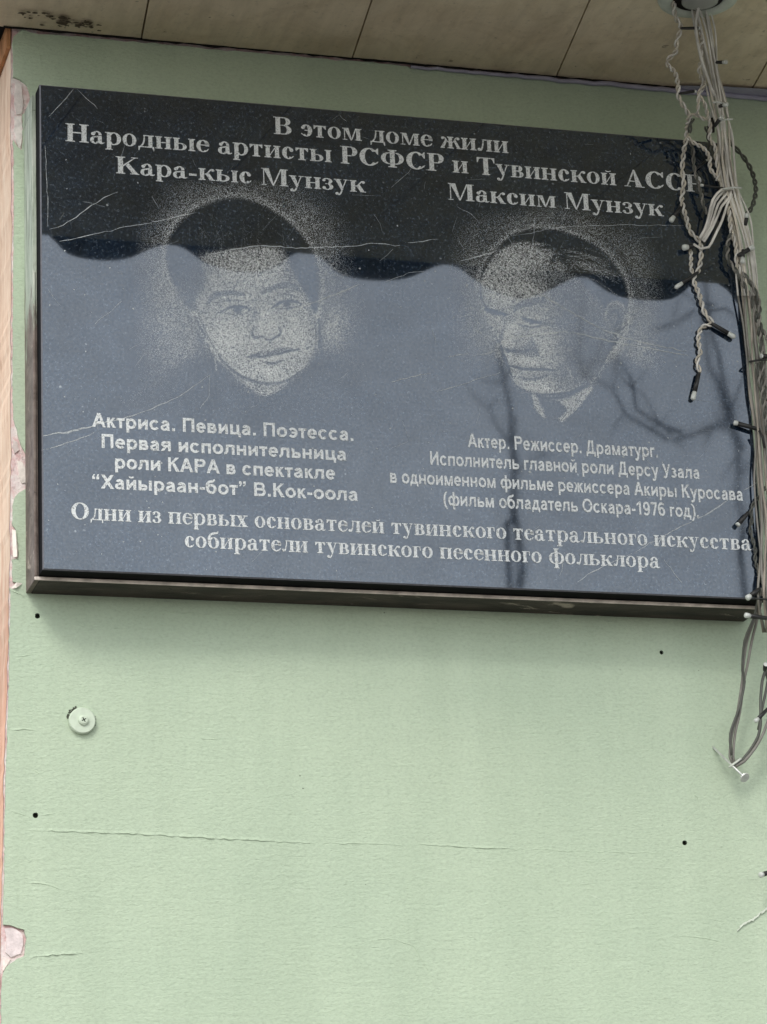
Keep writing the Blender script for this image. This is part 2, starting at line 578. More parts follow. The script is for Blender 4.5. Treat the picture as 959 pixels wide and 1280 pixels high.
ridges = [([(27, 1038), (60, 1039), (100, 1040.5), (190, 1043.5), (225, 1046), (330, 1051), (380, 1054), (400, 1055)], 2.6, 0.0030),
          ([(402, 1054), (440, 1054.5), (480, 1055.5), (505, 1057)], 1.8, 0.0016),
          ([(520, 1055), (560, 1058), (620, 1060.5), (660, 1062)], 2.2, 0.0022),
          ([(662, 1061), (700, 1064), (760, 1065), (830, 1067)], 1.6, 0.0010),
          ([(722, 1077), (745, 1077), (770, 1077.5)], 1.2, 0.0008),
          ([(36, 1199), (44, 1196), (65, 1194), (85, 1193), (106, 1192)], 3.0, 0.0034),
          ([(33, 1104), (55, 1104.5), (80, 1113)], 1.8, 0.0018),
          ([(10, 912), (22, 912.5), (30, 911), (48, 914)], 2.0, 0.0022),
          ([(50, 1019.5), (65, 1017), (82, 1014)], 1.6, 0.0014),
          ([(9, 1010), (18, 1016), (34, 1019)], 1.5, 0.0014),
          ([(13, 821), (28, 820), (45, 818)], 1.4, 0.0012),
          ([(245, 922.5), (262, 924), (275, 924)], 1.4, 0.0012),
          ([(420, 1188), (455, 1178), (485, 1173), (505, 1178), (518, 1184), (535, 1212), (547, 1240)], 1.3, 0.0009),
          ([(842, 1171), (858, 1170.5), (880, 1173), (905, 1178)], 1.6, 0.0012),
          ([(865, 992), (871, 996), (873, 1002)], 1.2, 0.0010),
          ([(840, 1052.5), (848, 1051)], 1.2, 0.0010), ([(841, 1058.5), (851, 1057)], 1.2, 0.0010),
          ([(31, 960), (40, 961), (52, 968)], 1.2, 0.0010),
          ([(300, 944), (305, 950)], 1.2, 0.0012), ([(12, 737), (20, 741), (32, 748)], 1.6, 0.0016),
          ([(48, 60), (52, 82), (57, 100)], 1.5, 0.0012),
          ([(150, 762), (260, 768), (330, 771)], 1.6, 0.0010), ([(430, 780), (520, 786), (640, 795)], 1.8, 0.0010), ([(560, 770), (650, 778), (760, 786)], 1.6, 0.0010),
          ([(80, 768), (100, 783), (150, 786), (220, 788)], 1.6, 0.0008)]
for pts, wd, ht in ridges:      # lips where the paint has cracked and lifted
    rb = MB()
    sp = lin(pts, 5)
    n_ = len(sp)
    ring_ = []
    for i, (x, y) in enumerate(sp):
        t = math.sin(math.pi * (i + 0.02) / (n_ - 0.96)) ** 0.5
        j = rng.normal(0, 0.5)
        k = t * (0.45 + 0.75 * rng.random()) * (0.35 if rng.random() < 0.16 else 1)
        a, b = at(x, y + j - wd * 1.8, WALL_Y), at(x, y + j, WALL_Y)
        ring_.append(((a.x, WALL_Y + 0.0003, a.z), (b.x, WALL_Y - 0.55 * ht * k, b.z), (b.x, WALL_Y + 0.0003, b.z - 0.0002)))
    for a, b in zip(ring_[:-1], ring_[1:]):
        rb.poly([a[0], a[1], b[1], b[0]])
        rb.poly([a[1], a[2], b[2], b[1]])
    rb.build('paint_crack', M['green'], wall)
# torn flake of paint low on the right
fl = MB()
fp = jag([(921, 1165), (925, 1158), (931, 1153.5), (940, 1149), (950, 1142), (962, 1134)], 0.6, 2.5)
fw = [0.4 + 2.0 * abs(math.sin(i * 1.3 + 0.5)) * min(1, i / 3) for i in range(len(fp))]
for (a, b, wa, wb_) in zip(fp[:-1], fp[1:], fw[:-1], fw[1:]):
    q = [at(a[0], a[1] - wa * .6, WALL_Y), at(b[0], b[1] - wb_ * .6, WALL_Y), at(b[0], b[1] + wb_, WALL_Y), at(a[0], a[1] + wa, WALL_Y)]
    fl.poly([(q[0].x, WALL_Y - 0.0004, q[0].z), (q[1].x, WALL_Y - 0.0004, q[1].z), (q[2].x, WALL_Y - 0.0022, q[2].z), (q[3].x, WALL_Y - 0.0022, q[3].z)][::-1])
fl.build('paint_flake', simple('torn pale flake', (0.46, 0.50, 0.42), 0.8, 0, 0.1, 200), wall)
for pts, nm, dz_ in [([(20, 101), (27, 104), (28, 118), (30, 132), (27, 141), (21, 142), (18, 130), (19, 112)], (0.66, 0.60, 0.56), 0.0022),
                     ([(19, 145), (27, 144), (28.6, 160), (27, 180), (25, 186), (21, 178), (18, 160)], (0.72, 0.66, 0.62), 0.0024),
                     ([(22, 575), (28, 577), (37, 590), (38, 601), (28, 603), (24, 594)], (0.70, 0.64, 0.58), 0.0022),
                     ([(17, 548), (22, 552), (24, 562), (19, 566), (16.5, 558)], (0.62, 0.54, 0.50), 0.0022),
                     ([(6, 1160), (16, 1159), (28, 1166), (30, 1178), (26, 1192), (14, 1196), (7, 1190), (9, 1174)], (0.66, 0.57, 0.55), 0.0022),
                     ([(4, 1196), (14, 1199), (9, 1206), (4, 1214)], (0.80, 0.68, 0.62), 0.0022)]:
    q = [at(x, y, WALL_Y) for x, y in jag(pts + [pts[0]], 0.35, 2.5)[:-1]]
    extruded([(p.x, p.z) for p in q], WALL_Y + dz_, WALL_Y + 0.0042).build('plaster_layer', simple('old paint layer', nm, 0.9, 0, 0.18, 120, 0.1, 0.8, 300), wall)
for y0_, y1_, x_, r_ in [(122, 205, 41.0, 0.0013), (170, 330, 40.2, 0.0010), (340, 500, 40.5, 0.0008)]:
    fb = MB()
    P = [at(x_ + rng.normal(0, 0.35), y, WALL_Y - 0.0006) for y in np.arange(y0_, y1_, 4)]
    fb.tube(P, [r_ * (0.3 + 0.9 * rng.random()) for _ in P], 6)
    fb.build('filler_bead', simple('pale filler', (0.60, 0.62, 0.55), 0.8, 0, 0.15, 200), wall, True)
# curled flakes along the left edge
for (pts) in ([(15, 662), (19, 664), (23, 688), (21, 697), (16, 697)], [(14, 735), (20, 729), (28, 729.5), (20, 736)]):
    q = [at(x, y, WALL_Y) for x, y in pts]
    f2 = MB()
    f2.poly([(p.x, WALL_Y - 0.001 - 0.003 * (i % 2), p.z) for i, p in enumerate(q)][::-1])
    f2.build('paint_flake', simple('curled pale flake', (0.75, 0.70, 0.62), 0.8, 0, 0.1, 200), wall)

# ------------------------------------------------------------------ overhang above
so = empty('soffit', (0.5, -0.3, SOFFIT_Z), 'tan boarded underside of the overhang above the plaque, with dark joints', 'overhang')
SOF_FRONT = -0.74
seams = [((178, 42), (186, 0)), ((441, 71), (465, 0)), ((696, 95), (737.5, 0)), ((932, 126), (957, 82))]
edges = [(-0.10, -0.16)]
for a, b in seams:
    p, q = atz(*a, SOFFIT_Z), atz(*b, SOFFIT_Z)
    sl_ = (q.x - p.x) / (q.y - p.y)
    f_ = lambda y: p.x + sl_ * (y - p.y)
    edges.append((f_(WALL_Y), f_(SOF_FRONT)))
edges += [(edges[-1][0] + 0.28, edges[-1][1] + 0.30), (edges[-1][0] + 0.9, edges[-1][1] + 0.9), (3.2, 3.2)]
gap = 0.0011
for (a, b) in zip(edges[:-1], edges[1:]):
    sb = MB()
    y0, y1 = WALL_Y - 0.0005, SOF_FRONT
    lo, hi = SOFFIT_Z, SOFFIT_Z + 0.012
    dz = rng.normal(0, 0.0006)
    P = [(a[0] + gap, y0), (b[0] - gap, y0), (b[1] - gap, y1), (a[1] + gap, y1)]
    sb.poly([(x, y, lo + dz) for x, y in P])
    sb.poly([(x, y, hi + dz) for x, y in P][::-1])
    for i in range(4):
        j = (i + 1) % 4
        sb.poly([(*P[i], lo + dz), (*P[i], hi + dz), (*P[j], hi + dz), (*P[j], lo + dz)])
    sb.build('soffit_board', M['soffit'], so)
bk = MB()
bk.box(-0.10, SOF_FRONT, SOFFIT_Z + 0.014, 3.2, WALL_Y + 0.4, SOFFIT_Z + 0.3)
bk.build('backing', M['seam'], so)
# mouldy damp patch at the left end of the boards
md = MB()
for k in range(60):
    t = rng.random() ** 0.8
    px, py = 28 + 92 * t + rng.normal(0, 4), 12 + 18 * t + rng.normal(0, 2.0) + rng.choice([0, 0, 7])
    c = atz(px, py, SOFFIT_Z)
    r = abs(rng.normal(0.0004, 0.0012)) + 0.0004
    n_ = 9
    md.poly([(c.x + r * 1.9 * (1 + rng.normal(0, .3)) * math.cos(a), c.y + r * 1.3 * (1 + rng.normal(0, .3)) * math.sin(a), SOFFIT_Z - 0.0022 - 0.00001 * k) for a in np.linspace(0, 2 * math.pi, n_, endpoint=False)][::-1])
md.build('mould_stain', M['mould'], so)
# lilac strip and pale bead where the boards meet the wall
lp = [atz(x, y, SOFFIT_Z - 0.003) for x, y in [(850, 107), (905, 108), (985, 113), (985, 133), (905, 121), (850, 114.5)]]
ls = MB()
ls.poly([(p.x, p.y, SOFFIT_Z - 0.003) for p in lp])
ls.build('edge_strip', M['lilac'], so)
bead = MB()
bpts = [(x, WALL_Y - 0.0035 + rng.normal(0, 0.0006), SOFFIT_Z - 0.0052 + rng.normal(0, 0.0006)) for x in np.arange(0.50, 1.3, 0.012)]
bead.tube(bpts, [0.0022 + 0.0012 * min(1, i / 25) for i in range(len(bpts))], 6)
bead.build('sealant_bead', M['lilac'], so, True)
jt = MB()                       # open dark joint between the boards and the wall
jpts = [(x, WALL_Y - 0.0025, SOFFIT_Z - 0.0006 + rng.normal(0, 0.0005)) for x in np.arange(-0.03, 1.3, 0.01)]
jt.tube(jpts, [0.0012 + 0.0009 * rng.random() for _ in jpts], 5)
jt.build('open_joint', M['seam'], so)
# waved sheet hanging along the outer edge; the polished slab mirrors its lower line
wave_px = [(-60, 320), (0, 318), (40, 275), (55, 287), (70, 300), (85, 315), (110, 322), (140, 324), (165, 320), (190, 309), (212, 304), (232, 309), (255, 325), (270, 331), (300, 338), (340, 335), (365, 318), (385, 311), (402, 320), (425, 340), (450, 347), (480, 349), (510, 346), (535, 336), (555, 329), (575, 333), (592, 346), (620, 362), (650, 372), (690, 360), (720, 345), (735, 345), (760, 362), (785, 371), (830, 374), (850, 368), (870, 352), (890, 350), (910, 360), (930, 385), (960, 400), (1000, 390)]
fs = MB()
wp = [mirrored(x, y, SOF_FRONT - 0.004) for x, y in spline(wave_px, 8)]
for a, b in zip(wp[:-1], wp[1:]):
    fs.poly([(a.x, SOF_FRONT - 0.004, a.z), (b.x, SOF_FRONT - 0.004, b.z), (b.x, SOF_FRONT - 0.004, SOFFIT_Z + 0.3), (a.x, SOF_FRONT - 0.004, SOFFIT_Z + 0.3)])
    fs.poly([(b.x, SOF_FRONT - 0.010, b.z), (a.x, SOF_FRONT - 0.010, a.z), (a.x, SOF_FRONT - 0.010, SOFFIT_Z + 0.3), (b.x, SOF_FRONT - 0.010, SOFFIT_Z + 0.3)])
    fs.poly([(a.x, SOF_FRONT - 0.010, a.z), (b.x, SOF_FRONT - 0.010, b.z), (b.x, SOF_FRONT - 0.004, b.z), (a.x, SOF_FRONT - 0.004, a.z)])
fz = min(p.z for p in wp) + 0.03
fs.box(wp[-1].x + 0.001, SOF_FRONT - 0.010, fz, 3.2, SOF_FRONT - 0.004, SOFFIT_Z + 0.3)
fs.build('waved_fascia', M['fascia'], so)

# ------------------------------------------------------------------ recessed lamp in the overhang
rc = atz(873, -1.5, SOFFIT_Z - 0.003)
lampo = empty('recessed_spotlight', rc, 'round recessed spotlight with pale grey ring, set in the tan overhang at the top edge', 'spotlight')
rg = MB()
prof = [(0.031, 0.001), (0.032, -0.0035), (0.037, -0.0062), (0.044, -0.0060), (0.049, -0.0040), (0.051, 0.0005)]
n_ = 48
b = 0
for k in range(n_):
    a = 2 * math.pi * k / n_
    for r, z in prof:
        rg.v.append((rc.x + r * math.cos(a), rc.y + r * math.sin(a), SOFFIT_Z - 0.001 + z))
for k in range(n_):
    for i in range(len(prof) - 1):
        k2 = (k + 1) % n_
        q = len(prof)
        rg.f.append((k * q + i, k2 * q + i, k2 * q + i + 1, k * q + i + 1))
        rg.mi.append(0)
rg.build('trim_ring', M['ring'], lampo, True)
lb = MB()
lb.tube([(rc.x, rc.y, SOFFIT_Z - 0.002), (rc.x, rc.y, SOFFIT_Z - 0.0042), (rc.x, rc.y, SOFFIT_Z - 0.005)], [0.0315, 0.0312, 0.028], 32)
lb.build('reflector_cup', M['seam'], lampo, True)
gl = MB()
gl.tube([(rc.x + 0.002, rc.y, SOFFIT_Z - 0.0045), (rc.x + 0.002, rc.y, SOFFIT_Z - 0.0075), (rc.x + 0.002, rc.y, SOFFIT_Z - 0.0085)], [0.0235, 0.0225, 0.018], 28)
gl.build('lamp_glass', M['glass'], lampo, True)

# ------------------------------------------------------------------ memorial plaque
pq = empty('memorial_plaque', (PW / 2, WALL_Y, -0.005), 'dark polished granite memorial plaque with two engraved portraits and white lettering', 'plaque')
sb = MB()
bv = 0.0016
x0, x1, z0, z1 = 0, PW, 0, PH
sb.poly([(x0 + bv, 0, z0 + bv), (x1 - bv, 0, z0 + bv), (x1 - bv, 0, z1 - bv), (x0 + bv, 0, z1 - bv)])
cor_i = [(x0 + bv, z0 + bv), (x1 - bv, z0 + bv), (x1 - bv, z1 - bv), (x0 + bv, z1 - bv)]
cor_o = [(x0, z0), (x1, z0), (x1, z1), (x0, z1)]
for i in range(4):
    j = (i + 1) % 4
    sb.poly([(cor_o[i][0], bv, cor_o[i][1]), (cor_o[j][0], bv, cor_o[j][1]), (cor_i[j][0], 0, cor_i[j][1]), (cor_i[i][0], 0, cor_i[i][1])], 2)
    sb.poly([(cor_o[i][0], 0.0278, cor_o[i][1]), (cor_o[j][0], 0.0278, cor_o[j][1]), (cor_o[j][0], bv, cor_o[j][1]), (cor_o[i][0], bv, cor_o[i][1])], 1)
sb.poly([(x0, 0.0278, z1), (x1, 0.0278, z1), (x1, 0.0278, z0), (x0, 0.0278, z0)], 1)


def scratch(pts, wpx, y=-0.00025, jit=0.5):
    s = lin(pts, 6)
    pr = None
    for i, (x, yy) in enumerate(s):
        a = np.array(s[min(i + 1, len(s) - 1)]) - np.array(s[max(i - 1, 0)])
        a = a / (np.linalg.norm(a) + 1e-9)
        nrm = np.array([-a[1], a[0]])
        ww = wpx * (0.35 + 0.75 * rng.random()) * (0.5 + 0.5 * min(1, i / 3, (len(s) - 1 - i) / 3 + 0.1))
        c_ = np.array([x, yy]) + nrm * rng.normal(0, jit * 0.5)
        p, q = at(*(c_ + nrm * ww / 2)), at(*(c_ - nrm * ww / 2))
        cur = ((p.x, y, p.z), (q.x, y, q.z))
        if pr:
            pts4 = [pr[0], cur[0], cur[1], pr[1]]
            nx = (Vector(pts4[1]) - Vector(pts4[0])).cross(Vector(pts4[2]) - Vector(pts4[0]))
            sb.poly(pts4 if nx.y < 0 else pts4[::-1], 3)
        pr = cur


SCR = [([(54, 545), (85, 540), (115, 533)], 2.6), ([(115, 533), (160, 521), (190, 511), (225, 495), (262, 469)], 1.2),
       ([(58, 562), (90, 552), (118, 541)], 1.2), ([(62, 287), (72, 285), (85, 278), (115, 257), (130, 247), (147, 240)], 1.7),
       ([(74, 302), (95, 298), (150, 285), (190, 278)], 1.0), ([(190, 278), (230, 269), (246, 266)], 1.8),
       ([(248, 322), (270, 317), (290, 312), (325, 307), (370, 310), (440, 308), (470, 304), (500, 307)], 1.4), ([(510, 304), (547, 299)], 1.2),
       ([(337, 405), (348, 396), (365, 388), (392, 378)], 2.2), ([(392, 378), (412, 370), (430, 364), (449, 355)], 2.0),
       ([(618, 328), (640, 345), (660, 358), (700, 382), (725, 396), (752, 411), (780, 422), (810, 430), (858, 439)], 1.5),
       ([(628, 316), (645, 336), (664, 358)], 1.4), ([(630, 424), (660, 420), (700, 415), (730, 418), (770, 428), (800, 433), (860, 444)], 1.5),
       ([(576, 327), (600, 320), (625, 312)], 1.4), ([(590, 445), (612, 441), (622, 438)], 1.3), ([(480, 352), (510, 342), (530, 338)], 1.0),
       ([(668, 270), (667, 300), (663, 325)], 1.0), ([(640, 295), (700, 284), (780, 281), (855, 282)], 0.9),
       ([(946, 604), (930, 612)], 2.0), ([(910, 625), (888, 640), (872, 648)], 2.4), ([(868, 650), (835, 667), (812, 680), (795, 690)], 1.4), ([(790, 692), (760, 705), (735, 718), (722, 728)], 1.3),
       ([(57, 182), (58, 215), (60, 245), (59.5, 283)], 1.2), ([(61, 146), (78, 128), (93, 111)], 1.3), ([(96, 112), (108, 123), (122, 136)], 1.3),
       ([(415, 150), (424, 143), (434, 152)], 0.8), ([(520, 205), (505, 220), (490, 235)], 0.8), ([(262, 468), (262, 495), (250, 510)], 0.7),
       ([(545, 490), (580, 480), (625, 466)], 1.0), ([(490, 478), (520, 470), (538, 466)], 1.2), ([(560, 446), (585, 442)], 1.3),
       ([(830, 700), (842, 715), (852, 728)], 1.0), ([(118, 405), (140, 388), (152, 376)], 1.0), ([(545, 430), (540, 412)], 1.0), ([(190, 246), (198, 260)], 1.0),
       ([(700, 720), (706, 700), (716, 690)], 0.8), ([(572, 258), (590, 268), (600, 280)], 0.9)]
for pts, wd in SCR:
    scratch(pts, wd * (0.72 if pts[0][1] < 300 else 0.88), jit=0.9)
for k in range(110):            # hairline marks in the polish
    px, py = rng.uniform(60, 930), rng.uniform(120, 700)
    if py < 110 + 0.08 * px + 8:
        continue
    a, l = rng.uniform(0, math.pi), rng.uniform(5, 30)
    scratch([(px, py), (px + l * .5 * math.cos(a) + rng.normal(0, 1), py + l * .5 * math.sin(a)), (px + l * math.cos(a), py + l * math.sin(a))], rng.uniform(0.25, 0.6), -0.0002)
for k in range(170):            # chips and flecks
    px, py = rng.uniform(56, 935), rng.uniform(330, 715) if rng.random() < .8 else rng.uniform(190, 330)
    c_ = at(px, py)
    r = abs(rng.normal(0.0004, 0.0004)) + 0.0003
    sb.poly([(c_.x + r * (1 + rng.normal(0, .3)) * math.cos(a), -0.00022, c_.z + r * (1 + rng.normal(0, .3)) * math.sin(a)) for a in np.linspace(0, 2 * math.pi, 6, endpoint=False)], 3)
sb.build('slab', [M['granite'], M['granite_edge'], simple('granite arris', (0.10, 0.10, 0.11), 0.3, 0, 0.2, 200), M['scratch']], pq)

fr = MB()
o_, t_ = 0.0048, 0.022
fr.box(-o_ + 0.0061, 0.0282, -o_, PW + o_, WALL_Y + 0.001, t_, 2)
fr.box(-o_, 0.0282, PH - t_, PW + o_, WALL_Y + 0.001, PH - 0.002)
fr.box(-o_, 0.0283, -o_ + 0.0002, -o_ + 0.006, WALL_Y + 0.001, PH - t_ - 0.0001)
fr.box(PW - t_, 0.0283, t_ + 0.0001, PW + o_, WALL_Y + 0.001, PH - t_ - 0.0001)
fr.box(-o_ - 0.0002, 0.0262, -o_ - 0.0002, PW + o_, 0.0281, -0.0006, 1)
fr.box(-o_ - 0.0002, 0.0262, -0.0004, -0.0016, 0.0281, PH * 0.62, 0)
fo = fr.build('frame', [M['frame'], simple('sunlit frame lip', (0.62, 0.55, 0.48), 0.6, 0, 0.35, 50, 0.3), M['frame_under']], pq)  # lip paler than the frame: sunlight on it put into the colour
bvm = fo.modifiers.new('bevel', 'BEVEL')
bvm.width = 0.0009
bvm.segments = 2


# ---- lettering, bold serif: glyphs drawn as pieces, capital height 100
def rect(x0, y0, x1, y1):
    return [(x0, y0), (x1, y0), (x1, y1), (x0, y1)]


def stem(x, w_, y0, y1, ov=8, st=4.5, t=True, b=True):
    r = [rect(x, y0, x + w_, y1)]
    if t:
        r.append([(x - ov, y1), (x - ov, y1 - st), (x, y1 - st - 2.5), (x + w_, y1 - st - 2.5), (x + w_ + ov, y1 - st), (x + w_ + ov, y1)][::-1])
    if b:
        r.append([(x - ov, y0), (x - ov, y0 + st), (x, y0 + st + 2.5), (x + w_, y0 + st + 2.5), (x + w_ + ov, y0 + st), (x + w_ + ov, y0)])
    return r


def ringp(cx, cy, rx, ry, tx, ty, a0=0, a1=360, n=26):
    out = []
    A = np.radians(np.linspace(a0, a1, n))
    P = [((cx + rx * math.cos(a), cy + ry * math.sin(a)), (cx + (rx - tx) * math.cos(a), cy + (ry - ty) * math.sin(a))) for a in A]
    for (o1, i1), (o2, i2) in zip(P[:-1], P[1:]):
        out.append([o1, o2, i2, i1])
    return out


def rib(pts, ws):
    s = spline([(x, y, w_) for (x, y), w_ in zip(pts, ws)], 4)
    L = []
    for i, p in enumerate(s):
        d = np.array(s[min(i + 1, len(s) - 1)][:2]) - np.array(s[max(i - 1, 0)][:2])
        d = d / (np.linalg.norm(d) + 1e-9)
        nn = np.array([-d[1], d[0]]) * p[2] / 2
        L.append((p[:2] + nn, p[:2] - nn))
    return [[tuple(a[0]), tuple(a[1]), tuple(b_[1]), tuple(b_[0])] for a, b_ in zip(L[:-1], L[1:])]


def dot(x, y, r):
    return [[(x + r * math.cos(a), y + r * math.sin(a)) for a in np.linspace(0, 2 * math.pi, 12, endpoint=False)]]


def gl_H(W_, h, s, m_, ov):
    return stem(m_, s, 0, h, ov) + stem(W_ - m_ - s, s, 0, h, ov) + [rect(m_ + s, h * .475, W_ - m_ - s, h * .475 + h * .075)]


def gl_V(W_, h, s, m_, ov):      # В / в
    r = stem(m_, s, 0, h, ov, t=False, b=False) + [rect(m_ - ov, 0, m_ + s, 4.5), rect(m_ - ov, h - 4.5, m_ + s, h)]
    cx = m_ + s + (W_ - m_ - s) * .30
    rx1, rx2 = W_ - 8 - cx, W_ - 3 - cx
    r += [rect(m_ + s, h - 5.5, cx, h), rect(m_ + s, 0, cx, 5.5), rect(m_ + s, h * .51, cx, h * .51 + 5)]
    r += ringp(cx, h * .755, rx1, h * .245, s * .95, 5, -90, 90, 14) + ringp(cx, h * .275, rx2, h * .275, s, 5.5, -90, 90, 14)
    return r


def gl_K(W_, h, s, m_, ov, cap):
    r = stem(m_, s, 0, h, ov)
    if cap:
        r += [[(m_ + s, h * .42), (m_ + s, h * .52), (W_ - 24, h - 3), (W_ - 17, h - 3)][::1]]
        r += [rect(W_ - 37, h - 4.5, W_ - 5, h)]
        r += [[(m_ + s + 12, h * .50), (W_ - 30, 3), (W_ - 4, 3), (m_ + s + 26, h * .64)]]
        r += [rect(W_ - 42, 0, W_ + 1, 4.5)]
    else:
        r += [rect(m_ + s, h * .48, m_ + s + 8, h * .48 + 5)]
        r += rib([(m_ + s + 4, h * .5), (m_ + s + 16, h * .62), (W_ - 20, h * .90), (W_ - 10, h * .93)], [5, 6, 7, 7]) + dot(W_ - 10, h * .86, 8)
        r += [[(m_ + s + 6, h * .52), (W_ - 26, 2), (W_ - 5, 2), (m_ + s + 22, h * .66)]] + [rect(W_ - 28, 0, W_ + 1, 4.5)]
    return r


def gl_M(W_, h, s, m_, ov):
    v = m_ + 5 + (W_ - 2 * m_) * .42
    r = [rect(m_ + 2, 0, m_ + 7, h), rect(m_ - 7, 0, m_ + 17, 4.5), rect(m_ - 7, h - 4.5, m_ + 8, h)]
    r += [[(m_ + 2, h), (v - 6, 0), (v + 1, 0), (m_ + 2 + s * 1.15, h)][::1]]
    r += [[(v - 6, 0), (v + 1, 0), (W_ - m_ - s + 3, h), (W_ - m_ - s - 4, h)]]
    r += stem(W_ - m_ - s, s, 0, h, ov, t=False) + [rect(W_ - m_ - s, h - 4.5, W_ - m_ + ov, h)]
    return r


def gl_T(W_, h, s):
    c_ = W_ / 2
    r = stem(c_ - s / 2, s, 0, h, 9, t=False) + [rect(4, h - 6, W_ - 4, h)]
    r += [[(4, h), (4, h * .70), (8, h * .70), (16, h - 10), (24, h - 5), (24, h)], [(W_ - 4, h), (W_ - 24, h), (W_ - 24, h - 5), (W_ - 16, h - 10), (W_ - 8, h * .70), (W_ - 4, h * .70)]]
    return r


def gl_C(W_, h, s):
    cx, rx, ry = W_ * .53, W_ * .47, h * .515
    r = ringp(cx, h / 2, rx, ry, s * 1.12, h * .075, 42, 318, 26)
    a = math.radians(42)
    r += [[(W_ - 9, h * .66), (W_ - 4, h * .66), (W_ - 4, h * 1.01), (W_ - 8, h * 1.01), (cx + rx * math.cos(a) - 9, h * .86)]] if h > 80 else dot(W_ - 14, h * .74, 9.5)
    r += rib([(cx + (rx - 3) * math.cos(math.radians(318)), h / 2 + ry * math.sin(math.radians(318)) + 1), (W_ - 5, h * .26)], [h * .10, 3])
    return r


def gl_A(W_, h, s):
    ap = W_ * .50
    r = [[(W_ - 18 - s * 1.15, 3), (W_ - 14, 3), (ap + 3, h + 1), (ap - 4, h + 1)], [(12, 3), (19, 3), (ap + 1, h * .90), (ap - 4, h + 1)]]
    r += [rect(28, h * .30, W_ * .66, h * .30 + 6), rect(1, 0, 33, 4.5), rect(W_ - 50, 0, W_ - 1, 4.5)]
    return r


def gl_I(W_, h, s, m_, ov):      # и
    return stem(m_, s, 0, h, ov) + stem(W_ - m_ - s, s, 0, h, ov) + [[(m_ + s, h * .13), (m_ + s, h * .25), (W_ - m_ - s, h * .87), (W_ - m_ - s, h * .75)]]


def breve(cx, y):
    return ringp(cx, y + 9, 15, 11, 4, 6, 190, 350, 10)


XH = 69.0
SL = 20.0


